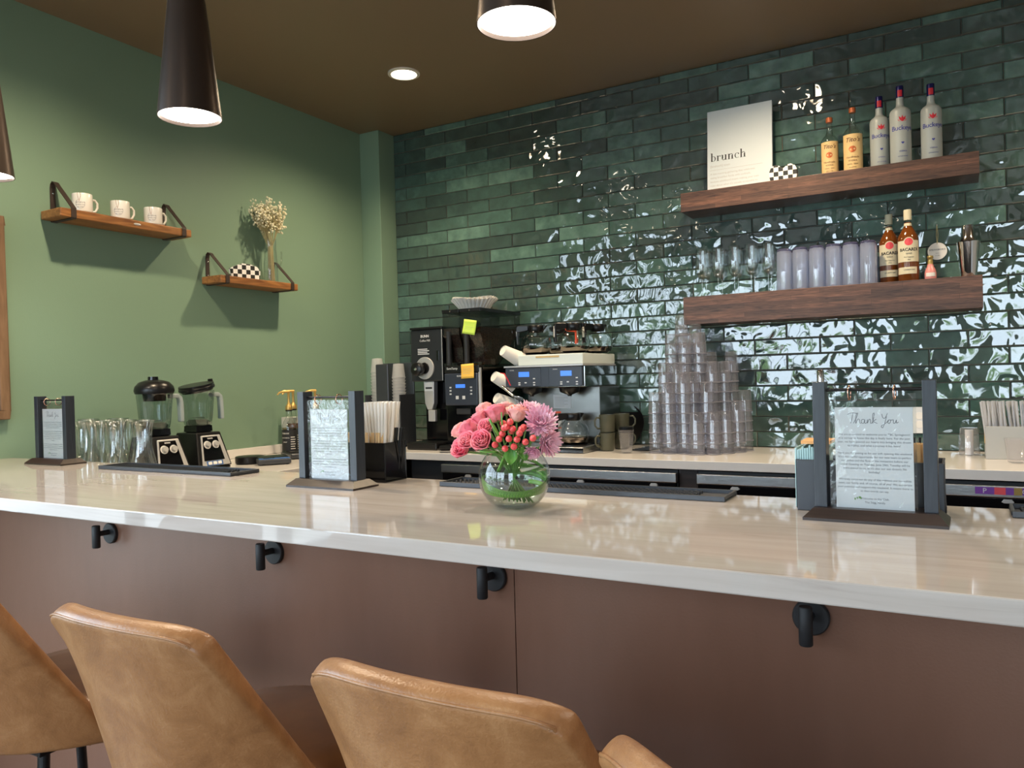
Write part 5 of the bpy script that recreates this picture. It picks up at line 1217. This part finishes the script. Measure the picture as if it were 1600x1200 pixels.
obj('rim', MB().lathe([(0, .003), (.022, .003), (.034, .011), (.036, .011), (.026, .0), (0, 0)], 32), M['chrome'], t, smooth=50)

# ================================================================ STOOLS
def stool(cx, lab, y0=-3.305, rz=0):
    t = thing('bar_stool', lab, 'bar stool', (cx, y0, 0), rz)
    H0, H1 = .968, .605
    def shell(u, v, off=0):
        # u across, v down; the back leans forward as it goes down, the sides sweep towards the bar
        s_ = (u-.5)*2; vv = v
        w_ = .180+.062*vv
        cr = .020*abs(s_)**7*(1-vv)**3 + .008*(1-s_*s_)*(1-vv)          # rounded top corners
        z = H0+(H1-H0)*vv - cr - .012*(1-vv)*s_*s_
        x = s_*w_
        y = .085*vv + (.028+.135*vv)*abs(s_)**2.4
        return (x, y+off, z)
    obj('back_shell', MB().grid(28, 22, lambda u, v: shell(u, v)), M['leather'], t, smooth=180, solid=.036, sub=2)
    pts = lambda ins, off: [shell(ins, v_, off) for v_ in [1-i/16*.97 for i in range(16)]]+[shell(ins+(1-2*ins)*i/20, .03, off) for i in range(21)]+[shell(1-ins, .03+i/16*.97, off) for i in range(1, 17)]
    P = pts(.045, -.0165)
    obj('piping', MB().tube(P, .0022, 8), M['leather'], t, smooth=180)
    # stitching: short threads along the seam
    Q = pts(.060, -.0178); sm = MB()
    L = 0
    for a, b2 in zip(Q, Q[1:]):
        a = Vector(a); b2 = Vector(b2); n = max(1, int((b2-a).length/.0065))
        for k in range(n): sm.tube([a+(b2-a)*((k+.15)/n), a+(b2-a)*((k+.75)/n)], .0008, 4)
    obj('stitching', sm, M['stitch'], t)['kind'] = 'stuff'
    sc = MB(); n = 48
    def ell(z, k): return [((.205*k)*(abs(cos(a))**.85)*(1 if cos(a) > 0 else -1), .30+(.205*k)*(abs(sin(a))**.85)*(1 if sin(a) > 0 else -1), z) for a in [2*PI*i/n for i in range(n)]]
    rows = [(.605, .55), (.607, .93), (.618, .99), (.640, 1.0), (.662, .985), (.672, .93), (.676, .7), (.677, .3)]
    vs = []; fs = []
    for z, k in rows: vs += ell(z, k)
    for j in range(len(rows)-1):
        for i in range(n): fs.append((j*n+i, j*n+(i+1) % n, (j+1)*n+(i+1) % n, (j+1)*n+i))
    fs += [tuple(range(n))[::-1], tuple((len(rows)-1)*n+i for i in range(n))]
    obj('seat', MB().add(vs, fs), M['seat'], t, smooth=60)
    for sx, sy in ((-1, -1), (1, -1), (-1, 1), (1, 1)):
        obj('leg', MB().tube([(sx*.13, .27+sy*.11, .604), (sx*.19, .27+sy*.17, .002)], .011, 12), M['black'], t, smooth=60)
    obj('seat_frame', MB().box(-.15, .15, .14, .40, .588, .604), M['black'], t, bevel=.003)
    obj('footrest', MB().tube([(-.17, .12, .22), (.17, .12, .22), (.17, .42, .22), (-.17, .42, .22)], .009, 10, True), M['black'], t)
    return t
stool(1.335, 'tan leather bar stool cut off by the left edge of the view')
stool(1.935, 'tan leather bar stool, the left of the two seen nearly whole')
stool(2.499, 'tan leather bar stool, the right of the two seen nearly whole')
stool(2.868, 'tan leather bar stool low at the right, only its upper left corner showing', -3.411, -.50)
